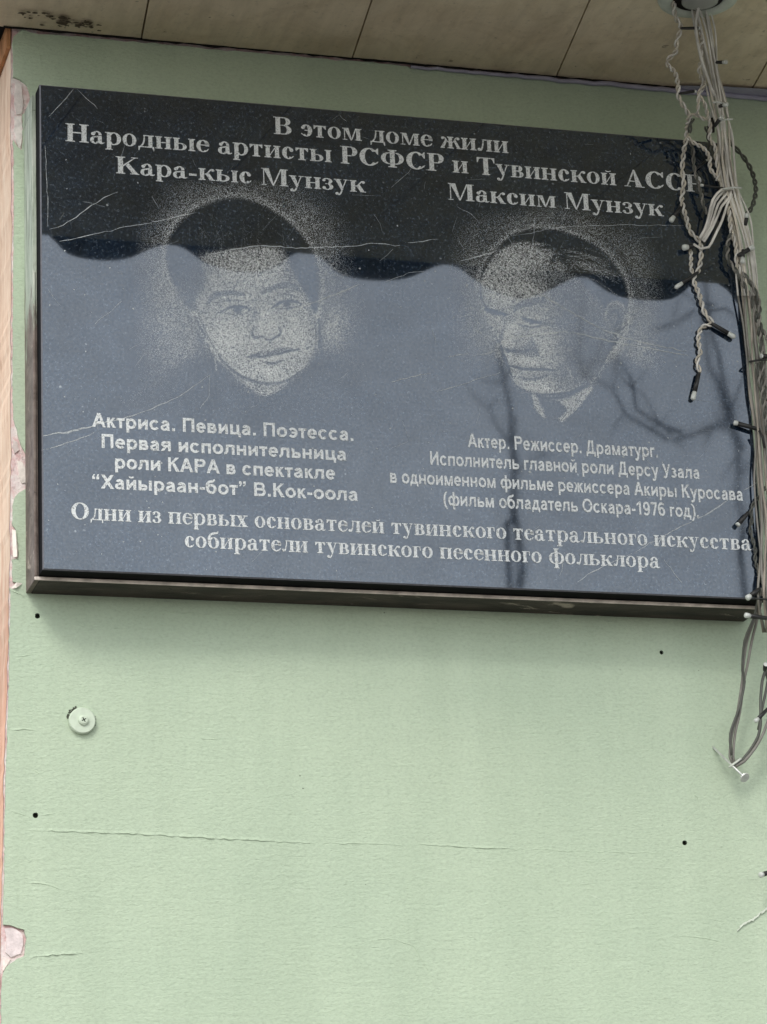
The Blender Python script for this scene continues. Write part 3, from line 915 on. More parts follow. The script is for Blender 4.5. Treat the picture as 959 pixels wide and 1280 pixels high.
def glyph(ch):                   # advance, pieces
    h, s = XH, SL
    if ch == 'В': return 99, gl_V(97, 100, 24, 14, 10)
    if ch == 'Н': return 115, gl_H(115, 100, 24, 13, 10)
    if ch == 'Р': return 92, stem(14, 24, 0, 100, 10, t=False) + [rect(4, 95.5, 38, 100), rect(38, 94, 55, 100), rect(38, 44, 55, 50)] + ringp(55, 72, 33, 28, 24, 5.5, -90, 90, 16)
    if ch == 'С': return 107, gl_C(104, 100, 24)
    if ch == 'Ф': return 126, stem(51, 24, 0, 100, 10) + ringp(48, 51, 42, 34, 23, 5, 84, 276, 20) + ringp(78, 51, 42, 34, 23, 5, -96, 96, 20)
    if ch == 'Т': return 98, gl_T(98, 100, 24)
    if ch == 'А': return 107, gl_A(107, 100, 24)
    if ch == 'К': return 114, gl_K(112, 100, 24, 13, 10, True)
    if ch == 'М': return 139, gl_M(139, 100, 24, 13, 9)
    if ch == 'О': return 115, ringp(57, 50, 53, 51.5, 26, 6.5)
    if ch == 'а': return 74, stem(40, 19, 8, 44, t=False, b=False) + ringp(36, 46, 23, 24.5, 15, 6, 5, 150, 14) + dot(18, 53, 9.5) + ringp(28, 19, 25, 21, 18, 6, 60, 330, 18) + rib([(30, 38), (45, 42)], [6, 6]) + rib([(50, 16), (54, 6), (62, 3), (71, 8)], [18, 14, 7, 4])
    if ch == 'б': return 75, ringp(37, 34, 34, 35.5, 20, 5.5) + rib([(12, 38), (11, 62), (20, 82), (40, 92), (60, 95), (66, 106)], [16, 15, 12, 13, 11, 4])
    if ch == 'в': return 73, gl_V(71, h, SL, 10, 7)
    if ch == 'г': return 58, stem(9, SL, 0, h, 7, t=False) + [rect(2, h - 4.5, 52, h), [(52, h), (44, h - 4.5), (48, h * .62), (52, h * .62)]]
    if ch == 'д': return 82, [rect(52, 5, 71, h), rect(28, h - 5, 78, h), rect(4, 0, 79, 6), [(4, 3), (4, -17), (8, -17), (14, 3)], [(69, 3), (75, -17), (79, -17), (79, 3)]] + rib([(16, 4), (27, 22), (32, 45), (33, h - 3)], [8, 8, 7, 6])
    if ch == 'е': return 66, ringp(34, 34, 31, 35.5, 19, 5.5, 0, 312, 24) + [rect(18, 37, 62, 42)] + ringp(38, 40, 27, 29.5, 18, 5.5, 0, 60, 8) + rib([(52, 8), (61, 20)], [7, 4])
    if ch == 'ж': return 108, stem(44.5, 19, 0, h, 7) + [r_ for sgn in (1, -1) for r_ in ([[(54 + sgn * x, y) for x, y in q] for q in (rib([(8, 35), (18, 42), (28, 60), (38, 64)], [6, 6, 7, 7]) + dot(40, 59, 8) + [[(16, 45), (34, 2), (52, 2), (26, 52)]] + [rect(30, 0, 54, 4.5)])])]
    if ch == 'з': return 60, ringp(26, 51, 26, 18.5, 17, 5.5, -80, 130, 16) + ringp(27, 18, 29, 19.5, 18, 5.5, -145, 85, 18) + [rect(17, 33, 34, 38)] + dot(11, 56, 8) + dot(11, 12, 8.5)
    if ch == 'и': return 85, gl_I(83, h, SL, 9, 7)
    if ch == 'й': return 85, gl_I(83, h, SL, 9, 7) + breve(41, 76)
    if ch == 'к': return 82, gl_K(80, h, SL, 9, 7, False)
    if ch == 'л': return 82, stem(53, SL, 0, h, 7, t=False) + [rect(26, h - 5, 80, h)] + rib([(10, 8), (19, 6), (27, 24), (31, 48), (32, h - 3)], [10, 10, 8, 7, 6]) + dot(10, 9, 8.5)
    if ch == 'м': return 104, gl_M(104, h, SL, 10, 7)
    if ch == 'н': return 85, gl_H(83, h, SL, 9, 7)
    if ch == 'о': return 74, ringp(36, 34.5, 33, 36, 19, 5)
    if ch == 'п': return 85, stem(9, SL, 0, h, 7) + stem(54, SL, 0, h, 7) + [rect(20, h - 6, 62, h)]
    if ch == 'р': return 80, stem(9, SL, -29, h, 7, t=False) + [rect(1, h - 5, 28, h)] + ringp(42, 34, 34, 36, 19, 6, -140, 140, 22)
    if ch == 'с': return 66, gl_C(64, h, SL)
    if ch == 'т': return 72, gl_T(70, h, SL)
    if ch == 'у': return 74, [[(6, h - 3), (28, h - 3), (46, 12), (36, 0)], [(36, 2), (41, 8), (62, h - 3), (56, h - 3)], rect(0, h - 4.5, 36, h), rect(47, h - 4.5, 72, h)] + rib([(39, 6), (32, -12), (24, -23), (13, -21)], [7, 8, 8, 7]) + dot(13, -18, 8.5)
    if ch == 'ф': return 107, stem(43, 20, -29, 96, 7) + ringp(42, 34, 37, 36, 18, 5, 70, 290, 20) + ringp(65, 34, 37, 36, 18, 5, -110, 110, 20)
    if ch == 'х': return 74, [[(8, h - 3), (32, h - 3), (67, 3), (42, 3)], [(12, 3), (19, 3), (60, h - 3), (53, h - 3)], rect(1, 0, 30, 4.5), rect(35, 0, 73, 4.5), rect(1, h - 4.5, 38, h), rect(44, h - 4.5, 71, h)]
    if ch == 'ы': return 112, stem(9, SL, 0, h, 7) + ringp(38, 20.5, 30, 20.5, 18, 5, -90, 90, 14) + [rect(28, 36, 40, 41), rect(28, 0, 40, 5)] + stem(82, SL, 0, h, 7)
    if ch == 'ь': return 76, stem(9, SL, 0, h, 7) + ringp(40, 20.5, 31, 20.5, 19, 5, -90, 90, 14) + [rect(28, 36, 42, 41), rect(28, 0, 42, 5)]
    if ch == 'э': return 66, [[(66 - x, y) for x, y in q][::-1] for q in gl_C(64, h, SL)] + [rect(24, 33, 52, 38)]
    if ch == '-': return 49, [rect(6, 20, 42, 33)]
    if ch == ',': return 37, dot(17, 8, 10) + rib([(22, 6), (21, -8), (10, -20)], [11, 9, 3])
    if ch == '.': return 37, dot(17, 8, 10)
    return 37, []


def serif_line(text, a, b, cap_px, cap_end_px):
    """one line from pixel a (left end of baseline) to pixel b; letters lie on the slab face"""
    pa, pb = at(*a), at(*b)
    zb = (pa.z + pb.z) / 2
    cap = (at(a[0], a[1] - cap_px).z - pa.z + at(b[0], b[1] - cap_end_px).z - pb.z) / 2
    tot, pen = 0, []
    for ch in text:
        adv, pcs = glyph(ch)
        pen.append((tot, pcs))
        tot += adv
    sx = (pb.x - pa.x) / (tot - 6)
    sy = cap / 100.0
    mb = MB()
    for ox, pcs in pen:
        for k, pc in enumerate(pcs):
            d = -0.0004 - 0.000012 * (k % 24)
            P = [(pa.x + (ox - 3 + x) * sx, d, zb + y * sy) for x, y in pc]
            ar = sum(P[i][0] * P[(i + 1) % len(P)][2] - P[(i + 1) % len(P)][0] * P[i][2] for i in range(len(P)))
            mb.poly(P if ar > 0 else P[::-1])
    mb.build('inscription_line', M['etch'], pq)


serif_line('В этом доме жили', (342, 167.5), (636, 191.5), 21.5, 21)
serif_line('Народные артисты РСФСР и Тувинской АССР', (82, 178.5), (878, 238.7), 22.5, 21)
serif_line('Кара-кыс Мунзук', (145, 216.5), (457, 241), 21.5, 20.5)
serif_line('Максим Мунзук', (560, 250), (829.5, 270), 21, 20)
serif_line('Одни из первых основателей тувинского театрального искусства,', (89, 651), (946, 686.5), 21, 19.5)
serif_line('собиратели тувинского песенного фольклора', (231, 685), (825, 709.5), 20.5, 19.5)


def sans(ch, s):                 # plain letters, capital height 100, stroke s
    h, q = 72.0, s * 0.88
    v = lambda x, y0=0, y1=h: rect(x, y0, x + s, y1)
    hb_ = lambda x0, x1, y: rect(x0, y, x1, y + q)
    bar = lambda x0, y0, x1, y1, w_=s: [(x0, y0), (x0 + w_ * 1.08, y0), (x1 + w_ * 1.08, y1), (x1, y1)]

    def bowl(x, y0, y1, W_):     # right-hand bowl closed onto a stem
        r = (y1 - y0) / 2
        c_ = W_ - min(r, W_ - x - 8)
        return [rect(x, y1 - q, c_, y1), rect(x, y0, c_, y0 + q)] + ringp(c_, y0 + r, W_ - c_, r, s, q, -90, 90, 12)
    o = lambda cx, cy, rx, ry, a0=0, a1=360, n=24: ringp(cx, cy, rx, ry, s, q, a0, a1, n)
    if ch == 'А': return 98, [bar(1, 0, 38, 100), [(75, 0), (97, 0), (59, 100), (38, 100)], rect(26, 24, 72, 24 + q)]
    if ch == 'В': return 99, [v(9, 0, 100)] + bowl(9 + s, 50 - q / 2, 100, 86) + bowl(9 + s, 0, 50 + q / 2, 92)
    if ch == 'Р': return 93, [v(9, 0, 100)] + bowl(9 + s, 42, 100, 88)
    if ch == 'П': return 100, [v(9, 0, 100), v(91 - s, 0, 100), hb_(9 + s, 91 - s, 100 - q)]
    if ch == 'К': return 92, [v(9, 0, 100), [(9 + s, 44), (9 + s, 44 + s * .9), (62, 100), (87, 100)], [(64, 0), (91, 0), (52, 66), (36, 52)]]
    if ch == 'Х': return 94, [bar(1, 0, 68, 100, s * 1.15), bar(68, 0, 2, 100, s * 1.15)]
    if ch == 'Р': return 93, []
    if ch == 'Д': return 104, [v(80 - s, 0, 100), rect(28, 100 - q, 80, 100), rect(3, 0, 99, q), rect(3, -20, 3 + s * .85, 2), rect(99 - s * .85, -20, 99, 2), [(14, q - 1), (32, q - 1), (30 + s, 100), (28, 100)]]
    if ch == 'И': return 101, [v(9, 0, 100), v(91 - s, 0, 100), [(9 + s, 10), (9 + s, 10 + s * 1.5), (91 - s, 90), (91 - s, 90 - s * 1.5)]]
    if ch == 'О': return 108, o(54, 50, 50, 52)
    if ch == 'У': return 86, [[(1, 100), (23, 100), (52, 30), (38, 18)], [(63, 100), (84, 100), (50, 18), (34, 18)]] + rib([(45, 26), (38, 6), (26, 1), (10, 3)], [s, s, s * .9, s * .9])
    if ch == 'а': return 78, [v(68 - s, 4, 48), [(68 - s, 6), (68, 6), (73, 0), (54, 0)]] + ringp(39, 46, 29, 27, s, q, 0, 165, 14) + ringp(32, 21, 27, 22, s * .95, q * .9, 75, 345, 18) + rib([(34, 38), (52, 43)], [q * .9, q * .9])
    if ch == 'б': return 83, o(41, 35, 37, 36.5) + rib([(12, 38), (12, 66), (26, 84), (48, 90), (68, 100)], [s, s * .95, q, q, q * .8])
    if ch == 'в': return 79, [v(8)] + bowl(8 + s, 36 - q / 2, h, 68) + bowl(8 + s, 0, 36 + q / 2, 73)
    if ch == 'г': return 58, [v(8), hb_(8 + s, 54, h - q)]
    if ch == 'д': return 84, [v(68 - s), rect(24, h - q, 68, h), rect(2, 0, 82, q), rect(2, -18, 2 + s * .8, 2), rect(82 - s * .8, -18, 82, 2), [(12, q - 1), (28, q - 1), (24 + s, h), (23, h)]]
    if ch == 'е': return 78, o(39, 36, 35, 37.5, 2, 322) + [rect(8, 29, 72, 29 + q * .85)]
    if ch == 'ж': return 98, [v(49 - s / 2)] + [[(49 + g_ * x, y) for x, y in p] for g_ in (1, -1) for p in ([(s / 2, 30), (s / 2, 30 + s), (28, h), (47, h)], [(28, 0), (49, 0), (24, 48), (10, 38)])]
    if ch == 'з': return 66, ringp(29, 53, 28, 20, s, q, -80, 150, 14) + ringp(29, 20, 30, 21.5, s, q, -155, 85, 16) + [rect(20, 32, 38, 32 + q * .9)]
    if ch in 'ий': return 84, [v(8), v(76 - s), [(8 + s, 8), (8 + s, 8 + s * 1.4), (76 - s, h - 8), (76 - s, h - 8 - s * 1.4)]] + (ringp(42, 96, 19, 15, s * .6, s * .6, 185, 355, 10) if ch == 'й' else [])
    if ch == 'к': return 72, [v(8), [(8 + s, 30), (8 + s, 30 + s * .9), (46, h), (68, h)], [(48, 0), (72, 0), (40, 50), (26, 40)]]
    if ch == 'л': return 85, [v(77 - s), rect(24, h - q, 77, h)] + rib([(3, 8), (14, 10), (22, 26), (25, h - 3)], [q, q, s * .95, s * .95])
    if ch == 'м': return 99, [v(8), v(91 - s), [(8, h), (8 + s * 1.1, h), (56, 0), (42, 0)], [(91, h), (91 - s * 1.1, h), (42, 0), (56, 0)][::-1]]
    if ch == 'н': return 83, [v(8), v(75 - s), hb_(8 + s, 75 - s, 36 - q / 2)]
    if ch == 'о': return 84, o(42, 36, 38, 37.5)
    if ch == 'п': return 83, [v(8), v(75 - s), hb_(8 + s, 75 - s, h - q)]
    if ch == 'р': return 85, [v(8, -28, h)] + o(43, 36, 37, 37.5)
    if ch == 'с': return 78, o(40, 36, 36, 37.5, 38, 322)
    if ch == 'т': return 64, [v(32 - s / 2), rect(3, h - q, 61, h)]
    if ch == 'у': return 76, [[(1, h), (22, h), (47, 8), (35, -4)], [(54, h), (75, h), (46, -8), (32, -4)]] + rib([(41, 2), (34, -18), (24, -24), (8, -23)], [s, s, s * .9, s * .85])
    if ch == 'ф': return 116, [v(58 - s / 2, -28, 100)] + o(36, 36, 33, 37.5) + o(80, 36, 33, 37.5)
    if ch == 'ц': return 86, [v(8), v(74 - s), rect(8 + s, 0, 84, q), rect(84 - s * .8, -18, 84, 1)]
    if ch == 'ь': return 79, [v(8)] + bowl(8 + s, 0, 44, 74)
    if ch == 'ы': return 110, [v(8)] + bowl(8 + s, 0, 44, 70) + [v(101 - s)]
    if ch == 'э': return 77, ringp(37, 36, 36, 37.5, s, q, -142, 142, 22) + [rect(28, 36 - q * .45, 68, 36 + q * .45)]
    if ch == 'я': return 83, [v(75 - s), rect(34, h - q, 75, h), rect(34, 28, 75, 28 + q)] + ringp(34, 28 + 22, 28, 22, s, q, 90, 270, 12) + [[(3, 0), (25, 0), (46, 30), (26, 32)]]
    if ch == '1': return 70, [v(34, 0, 100), [(10, 66), (10, 80), (36, 100), (36, 82)]]
    if ch == '9': return 78, o(38, 67, 34, 34.5) + rib([(66, 62), (64, 30), (50, 9), (30, 7), (12, 14)], [s, s, q, q, q])
    if ch == '6': return 78, o(40, 33, 34, 34.5) + rib([(12, 38), (14, 70), (28, 91), (48, 93), (66, 86)], [s, s, q, q, q])
    if ch == '7': return 76, [rect(6, 100 - q, 70, 100), [(20, 0), (20 + s * 1.1, 0), (70, 100 - q), (70 - s * 1.1, 100 - q)]]
    if ch == '(': return 46, rib([(38, 102), (17, 74), (12, 40), (17, 4), (38, -27)], [s * .6, s * .9, s, s * .9, s * .6])
    if ch == ')': return 46, rib([(8, 102), (29, 74), (34, 40), (29, 4), (8, -27)], [s * .6, s * .9, s, s * .9, s * .6])
    if ch == '-': return 47, [rect(5, 27, 42, 27 + q)]
    if ch == '.': return 39, [rect(9, 0, 9 + s, s)]
    if ch == '“': return 66, [q_ for x in (8, 36) for q_ in ([rect(x, 64, x + s * .95, 64 + s * .95)] + [[(x, 64 + s * .9), (x + s * .5, 64 + s * .9), (x + s * .95, 98), (x + s * .5, 101)]])]
    if ch == '”': return 66, [q_ for x in (8, 36) for q_ in ([rect(x, 82, x + s * .95, 82 + s * .95)] + [[(x + s * .95, 82), (x + s * .45, 82), (x, 66), (x + s * .45, 63)]])]
    return 39, []


def sans_line(text, a, b, cap_px, stroke):
    pa, pb = at(*a), at(*b)
    zb = (pa.z + pb.z) / 2
    tot, pen = 0, []
    for ch in text:
        adv, pcs = sans(ch, stroke)
        pen.append((tot, pcs))
        tot += adv
    sx = (pb.x - pa.x) / (tot - 10)
    sy = (at(a[0], a[1] - cap_px).z - pa.z) / 100.0
    mb = MB()
    for ox, pcs in pen:
        for k, pc in enumerate(pcs):
            d = -0.0004 - 0.000012 * (k % 24)
            P = [(pa.x + (ox - 5 + x) * sx, d, zb + y * sy) for x, y in pc]
            ar = sum(P[i][0] * P[(i + 1) % len(P)][2] - P[(i + 1) % len(P)][0] * P[i][2] for i in range(len(P)))
            mb.poly(P if ar > 0 else P[::-1])
    mb.build('inscription_line', M['etch'], pq)


sans_line('Актриса. Певица. Поэтесса.', (116, 535), (442.5, 550), 17.5, 20.5)
sans_line('Первая исполнительница', (126.5, 561), (433, 575), 17.5, 20.5)
sans_line('роли КАРА в спектакле', (143.5, 587.5), (419, 598), 17.5, 20.5)
sans_line('“Хайыраан-бот” В.Кок-оола', (115, 611.5), (447.5, 625), 17.5, 20.5)
sans_line('Актер. Режиссер. Драматург.', (585.5, 558.5), (823, 572.5), 17, 19)
sans_line('Исполнитель главной роли Дерсу Узала', (537.5, 580), (875, 600), 17, 19)
sans_line('в одноименном фильме режиссера Акиры Куросава', (487.5, 603), (929, 626.5), 17, 19)
sans_line('(фильм обладатель Оскара-1976 год).', (555, 632.5), (874, 646.5), 17, 19)


# ---- portraits: tone maps drawn by hand, turned into stippled dots on the slab
class Tone:
    deep, firm, wide = 0.45, 1.2, 1.25

    def __init__(self, x0, y0, x1, y1, k=2):
        self.x0, self.y0, self.k = x0, y0, k
        self.w_, self.h_ = int((x1 - x0) * k), int((y1 - y0) * k)
        self.t = np.zeros((self.h_, self.w_))
        self.X, self.Y = np.meshgrid(np.arange(self.w_) / k + x0, np.arange(self.h_) / k + y0)

    def blur(self, m_, r):
        r = r * self.k
        if r < 0.3:
            return m_
        n_ = int(r * 3) + 1
        kx = np.exp(-0.5 * (np.arange(-n_, n_ + 1) / r) ** 2)
        kx /= kx.sum()
        p = np.pad(m_, n_, mode='edge')
        p = np.apply_along_axis(lambda a: np.convolve(a, kx, 'valid'), 1, p)
        p = np.apply_along_axis(lambda a: np.convolve(a, kx, 'valid'), 0, p)
        return p

    def mask_poly(self, pts, curve=True):
        if curve:
            pts = [tuple(p) for p in spline(list(pts) + [pts[0]], 3)]
        ins = np.zeros_like(self.t, bool)
        n_ = len(pts)
        for i in range(n_):
            (xa, ya), (xb, yb) = pts[i], pts[(i + 1) % n_]
            if ya == yb:
                continue
            c_ = ((self.Y >= min(ya, yb)) & (self.Y < max(ya, yb)))
            xi = xa + (self.Y - ya) * (xb - xa) / (yb - ya)
            ins ^= c_ & (self.X < xi)
        return ins.astype(float)

    def poly(self, pts, val, soft=1.5, alpha=1.0, curve=True):
        m_ = self.blur(self.mask_poly(pts, curve), soft) * alpha
        self.t = self.t * (1 - m_) + val * m_

    def blob(self, cx, cy, rx, ry, val, alpha=1.0, rot=0.0, p=2.0):
        a = math.radians(rot)
        dx, dy = self.X - cx, self.Y - cy
        u, v = dx * math.cos(a) + dy * math.sin(a), -dx * math.sin(a) + dy * math.cos(a)
        m_ = np.exp(-((u / rx) ** 2 + (v / ry) ** 2) ** (p / 2)) * alpha
        self.t = self.t * (1 - m_) + val * m_

    def stroke(self, pts, wd, val, soft=0.6, alpha=1.0):
        if val < 0.4:
            val, alpha = val * self.deep, min(1.0, alpha * self.firm)
            wd = [q * self.wide for q in wd] if hasattr(wd, '__len__') else wd * self.wide
        pts = spline(pts, 1.0)
        if not hasattr(wd, '__len__'):
            wd = [wd, wd]
        d = np.full_like(self.t, -9.0)
        for i, p in enumerate(pts):
            ww = np.interp(i / max(1, len(pts) - 1), np.linspace(0, 1, len(wd)), wd) / 2
            d = np.maximum(d, ww - np.hypot(self.X - p[0], self.Y - p[1]))
        m_ = np.clip(d / soft * 0.5 + 0.5, 0, 1) * alpha
        self.t = self.t * (1 - m_) + val * m_


def dots(T, name, label, cell=0.82):
    nx, ny = int(T.w_ / T.k / cell), int(T.h_ / T.k / cell)
    gx, gy = np.meshgrid(np.arange(nx), np.arange(ny))
    px = T.x0 + (gx + rng.uniform(0, 1, gx.shape)) * cell
    py = T.y0 + (gy + rng.uniform(0, 1, gx.shape)) * cell
    ix = np.clip(((px - T.x0) * T.k).astype(int), 0, T.w_ - 1)
    iy = np.clip(((py - T.y0) * T.k).astype(int), 0, T.h_ - 1)
    # coarse grain, as a stylus leaves it
    gr = rng.normal(0, 1, (int(T.h_ / T.k / 2.2) + 2, int(T.w_ / T.k / 2.2) + 2))
    gv = gr[np.clip(((py - T.y0) / 2.2).astype(int), 0, gr.shape[0] - 1), np.clip(((px - T.x0) / 2.2).astype(int), 0, gr.shape[1] - 1)]
    t = T.t[iy, ix]
    t = np.clip((1.12 * t ** 1.2) * (1 + 0.17 * gv * np.clip(t * 2, 0.4, 1)), 0, 1)
    size = np.sqrt(np.clip(t, 0, 1)) * rng.uniform(0.65, 1.25, t.shape)
    keep = (t > 0.03) & (rng.uniform(0, 1, t.shape) < 0.35 + 0.8 * t)
    px, py, size = px[keep], py[keep], size[keep] * cell * 0.00100
    # to the slab plane
    d = np.stack([(px - IW / 2) / FPX, (py - IH / 2) / FPX, np.ones_like(px)], 1) @ ROT
    tt = (0 - CAM[1]) / d[:, 1]
    P = CAM[None] + d * tt[:, None]
    n_ = len(px)
    a = rng.uniform(0, math.pi / 2, n_)
    hs_ = size / math.sqrt(2)
    V = np.zeros((n_, 4, 3))
    for k in range(4):
        V[:, k, 0] = P[:, 0] + hs_ * np.cos(a + k * math.pi / 2)
        V[:, k, 2] = P[:, 2] + hs_ * np.sin(a + k * math.pi / 2)
        V[:, k, 1] = -0.00030 - 0.00008 * rng.uniform(0, 1, n_)
    me = bpy.data.meshes.new(name)
    me.vertices.add(n_ * 4)
    me.vertices.foreach_set('co', V.ravel())
    me.loops.add(n_ * 4)
    me.loops.foreach_set('vertex_index', np.arange(n_ * 4))
    me.polygons.add(n_)
    me.polygons.foreach_set('loop_start', np.arange(n_) * 4)
    me.update(calc_edges=True)
    o = link(name, me, M['stipple'], pq)
    o['label'] = label
    return o


def q1(*pts):                   # pixels of the enlarged woman's portrait -> photo pixels
    return [(160 + x / 3.1967, 230 + y / 3.1967) for x, y in pts]


def q2(*pts):
    return [(560 + x / 3.1967, 250 + y / 3.1967) for x, y in pts]


T = Tone(150, 225, 460, 520)
T.deep, T.firm, T.wide = 0.6, 1.1, 1.3


def b1(x, y, rx, ry, val, alpha=1.0, rot=0, p=2):
    T.blob(160 + x / 3.1967, 230 + y / 3.1967, rx / 3.1967, ry / 3.1967, val, alpha, rot, p)


b1(440, 250, 400, 260, 0.30, 0.55, 0, 5)
b1(190, 420, 130, 330, 0.50, 0.85, 8, 2.4)
b1(250, 620, 80, 130, 0.45, 0.7, 20)
b1(240, 130, 110, 60, 0.42, 0.8, -38)
b1(430, 30, 200, 40, 0.36, 0.8)
b1(700, 140, 110, 70, 0.42, 0.8, 50)
b1(790, 330, 80, 180, 0.40, 0.8)
b1(815, 580, 85, 130, 0.58, 0.9, 18)
T.poly(q1((-60, -60), (20, -60), (20, 960), (-60, 960)), 0, 9, 1, False)
head = [(160, 215), (215, 140), (300, 84), (380, 58), (430, 52), (500, 66), (570, 98), (640, 148), (700, 208), (738, 270), (762, 350), (765, 450), (750, 560), (742, 650), (720, 715), (600, 792), (480, 775), (365, 690), (290, 545), (245, 500), (195, 430), (160, 350), (150, 280)]
hm = T.mask_poly(q1(*head))
T.t = np.maximum(T.t, np.clip(0.62 * T.blur(hm, 9) + 0.62 * T.blur(hm, 24), 0, 0.62))
# shoulders stay dark
T.poly(q1((-40, 800), (120, 780), (230, 715), (300, 690), (380, 720), (430, 800), (520, 860), (640, 800), (730, 690), (800, 680), (960, 720), (960, 960), (-40, 960)), 0.05, 4, 0.95)
# hair
T.poly(q1((160, 215), (215, 140), (300, 84), (380, 58), (430, 52), (500, 66), (570, 98), (640, 148), (700, 208), (738, 270), (762, 350), (765, 450), (745, 520), (700, 480), (640, 420), (300, 430), (285, 500), (245, 500), (195, 430), (160, 350), (150, 280)), 0.03, 2.0)
b1(235, 440, 60, 80, 0.30, 0.6, 20)
b1(300, 370, 40, 90, 0.30, 0.5)
# face
face = q1((290, 285), (350, 270), (420, 262), (520, 252), (600, 258), (636, 290), (655, 350), (690, 410), (728, 480), (745, 560), (742, 650), (720, 715), (665, 762), (600, 792), (550, 797), (480, 775), (420, 742), (358, 692), (312, 620), (284, 545), (264, 478), (298, 440), (312, 380), (302, 330))
T.poly(face, 0.60, 2.6)
fm = T.blur(T.mask_poly(face), 1.0)
save = T.t.copy()
b1(470, 330, 150, 80, 0.60, 0.7)
b1(400, 610, 85, 75, 0.80, 0.75)
b1(660, 600, 75, 80, 0.78, 0.75)
b1(545, 560, 40, 50, 0.78, 0.7)
b1(570, 750, 90, 35, 0.78, 0.7)
b1(530, 400, 40, 70, 0.66, 0.6)
b1(290, 350, 60, 110, 0.26, 0.7)
b1(660, 340, 45, 90, 0.26, 0.7)
b1(725, 520, 22, 110, 0.42, 0.6)
b1(310, 560, 26, 90, 0.45, 0.5, 12)
b1(420, 505, 70, 38, 0.46, 0.65)
b1(640, 480, 65, 36, 0.46, 0.65)
b1(505, 500, 18, 60, 0.45, 0.55)
b1(480, 590, 20, 30, 0.46, 0.5)
b1(690, 740, 45, 40, 0.50, 0.5)
b1(410, 720, 50, 30, 0.52, 0.5, 40)
T.t = save * (1 - fm) + T.t * fm
for pts, wd, v_, al in [
        (((312, 486), (335, 456), (365, 440), (410, 434), (465, 441)), (2, 5, 6, 5, 3), 0.26, 0.62),
        (((535, 436), (565, 420), (610, 406), (655, 406), (692, 432)), (3, 5, 6, 5, 2), 0.26, 0.62),
        (((366, 514), (398, 497), (435, 489), (470, 494), (486, 506)), (1.2, 2.4, 2.6, 2.2, 1.2), 0.04, 0.9),
        (((388, 516), (430, 521), (478, 515)), (1, 1.4, 1), 0.22, 0.7),
        (((577, 494), (605, 475), (640, 466), (672, 471), (692, 480)), (1.2, 2.4, 2.6, 2.2, 1.2), 0.04, 0.9),
        (((592, 498), (640, 498), (682, 488)), (1, 1.4, 1), 0.22, 0.7),
        (((340, 478), (390, 466), (450, 466)), (1, 1.6, 1), 0.34, 0.6), (((575, 452), (630, 440), (680, 452)), (1, 1.6, 1), 0.34, 0.6),
        (((503, 570), (496, 592), (505, 612), (522, 612), (538, 608), (552, 620), (572, 620), (592, 610), (608, 600), (610, 582), (600, 572)), (1.2, 1.6, 2, 1.8, 1.6, 2, 1.8, 2, 1.6, 1.2), 0.12, 0.85),
        (((510, 545), (505, 520), (512, 490)), (2, 2.5, 2), 0.38, 0.5),
        (((480, 690), (510, 688), (540, 690), (562, 684), (600, 678), (640, 668), (684, 660)), (1.4, 2, 2.6, 2.4, 2.6, 2, 1.2), 0.06, 0.9),
        (((500, 684), (545, 672), (575, 676), (605, 662), (655, 660)), (3, 4, 4, 4, 3), 0.36, 0.6),
        (((548, 714), (585, 716), (620, 704)), (1.5, 2.6, 1.5), 0.24, 0.75),
        (((365, 692), (415, 742), (470, 776), (530, 796), (590, 797), (640, 782), (700, 742)), (1.2, 2.2, 3.0, 3.4, 3.0, 2.2, 1.0), 0.12, 0.75),
        (((268, 480), (295, 550), (325, 622), (368, 692)), (1.2, 1.6, 1.6, 1.6), 0.2, 0.6),
        (((746, 530), (750, 600), (742, 670), (722, 715)), (1.2, 1.6, 1.6, 1.2), 0.2, 0.6),
        (((268, 530), (285, 570), (308, 605), (290, 615), (275, 590)), (1.4, 2, 2, 1.6, 1.2), 0.10, 0.8),
        (((318, 640), (330, 680), (345, 715)), (2, 1.6, 2), 0.10, 0.7),
        (((776, 620), (772, 660), (784, 700)), (1.4, 1.4, 2.2), 0.08, 0.7),
        (((762, 540), (766, 600), (764, 650)), (2, 2.4, 2), 0.12, 0.7),
        (((640, 610), (668, 640), (690, 655)), (1.5, 1.8, 1), 0.46, 0.5), (((485, 620), (470, 650), (462, 680)), (1.5, 1.8, 1), 0.46, 0.5)]:
    T.stroke(q1(*pts), wd, v_, 0.9, al)
b1(437, 503, 16, 12, 0.05, 0.95, 0, 4)
b1(634, 480, 16, 12, 0.05, 0.95, 0, 4)
b1(400, 506, 12, 6, 0.8, 0.7)
b1(470, 506, 8, 5, 0.75, 0.6)
b1(605, 486, 10, 6, 0.8, 0.7)
b1(665, 482, 9, 5, 0.75, 0.6)
b1(585, 692, 36, 8, 0.86, 0.8, -6)
T.stroke(q1((20, 850), (120, 790), (230, 722), (300, 700)), (3, 5, 4), 0.24, 3.0, 0.6)
T.stroke(q1((760, 690), (850, 690), (930, 720)), (4, 5, 3), 0.22, 3.0, 0.6)
# neck
T.poly(q1((455, 775), (520, 800), (590, 800), (640, 785), (610, 820), (560, 845), (520, 838), (480, 808)), 0.55, 1.5, 0.95)
T.stroke(q1((345, 690), (350, 720), (352, 745)), (2, 2.2, 1.5), 0.55, 0.8, 0.8)
# loose hairs over the fringe
for k in range(26):
    x = rng.uniform(300, 640)
    T.stroke(q1((x, 300 + rng.uniform(-10, 30)), (x + rng.uniform(-25, 25), 240), (x + rng.uniform(-50, 50), 180 + rng.uniform(-60, 20))), (0.9, 0.6), 0.41, 0.8, 0.35)
dots(T, 'engraved_portrait', 'engraved portrait of a dark haired woman facing forward, on the left')

T = Tone(545, 245, 855, 545)


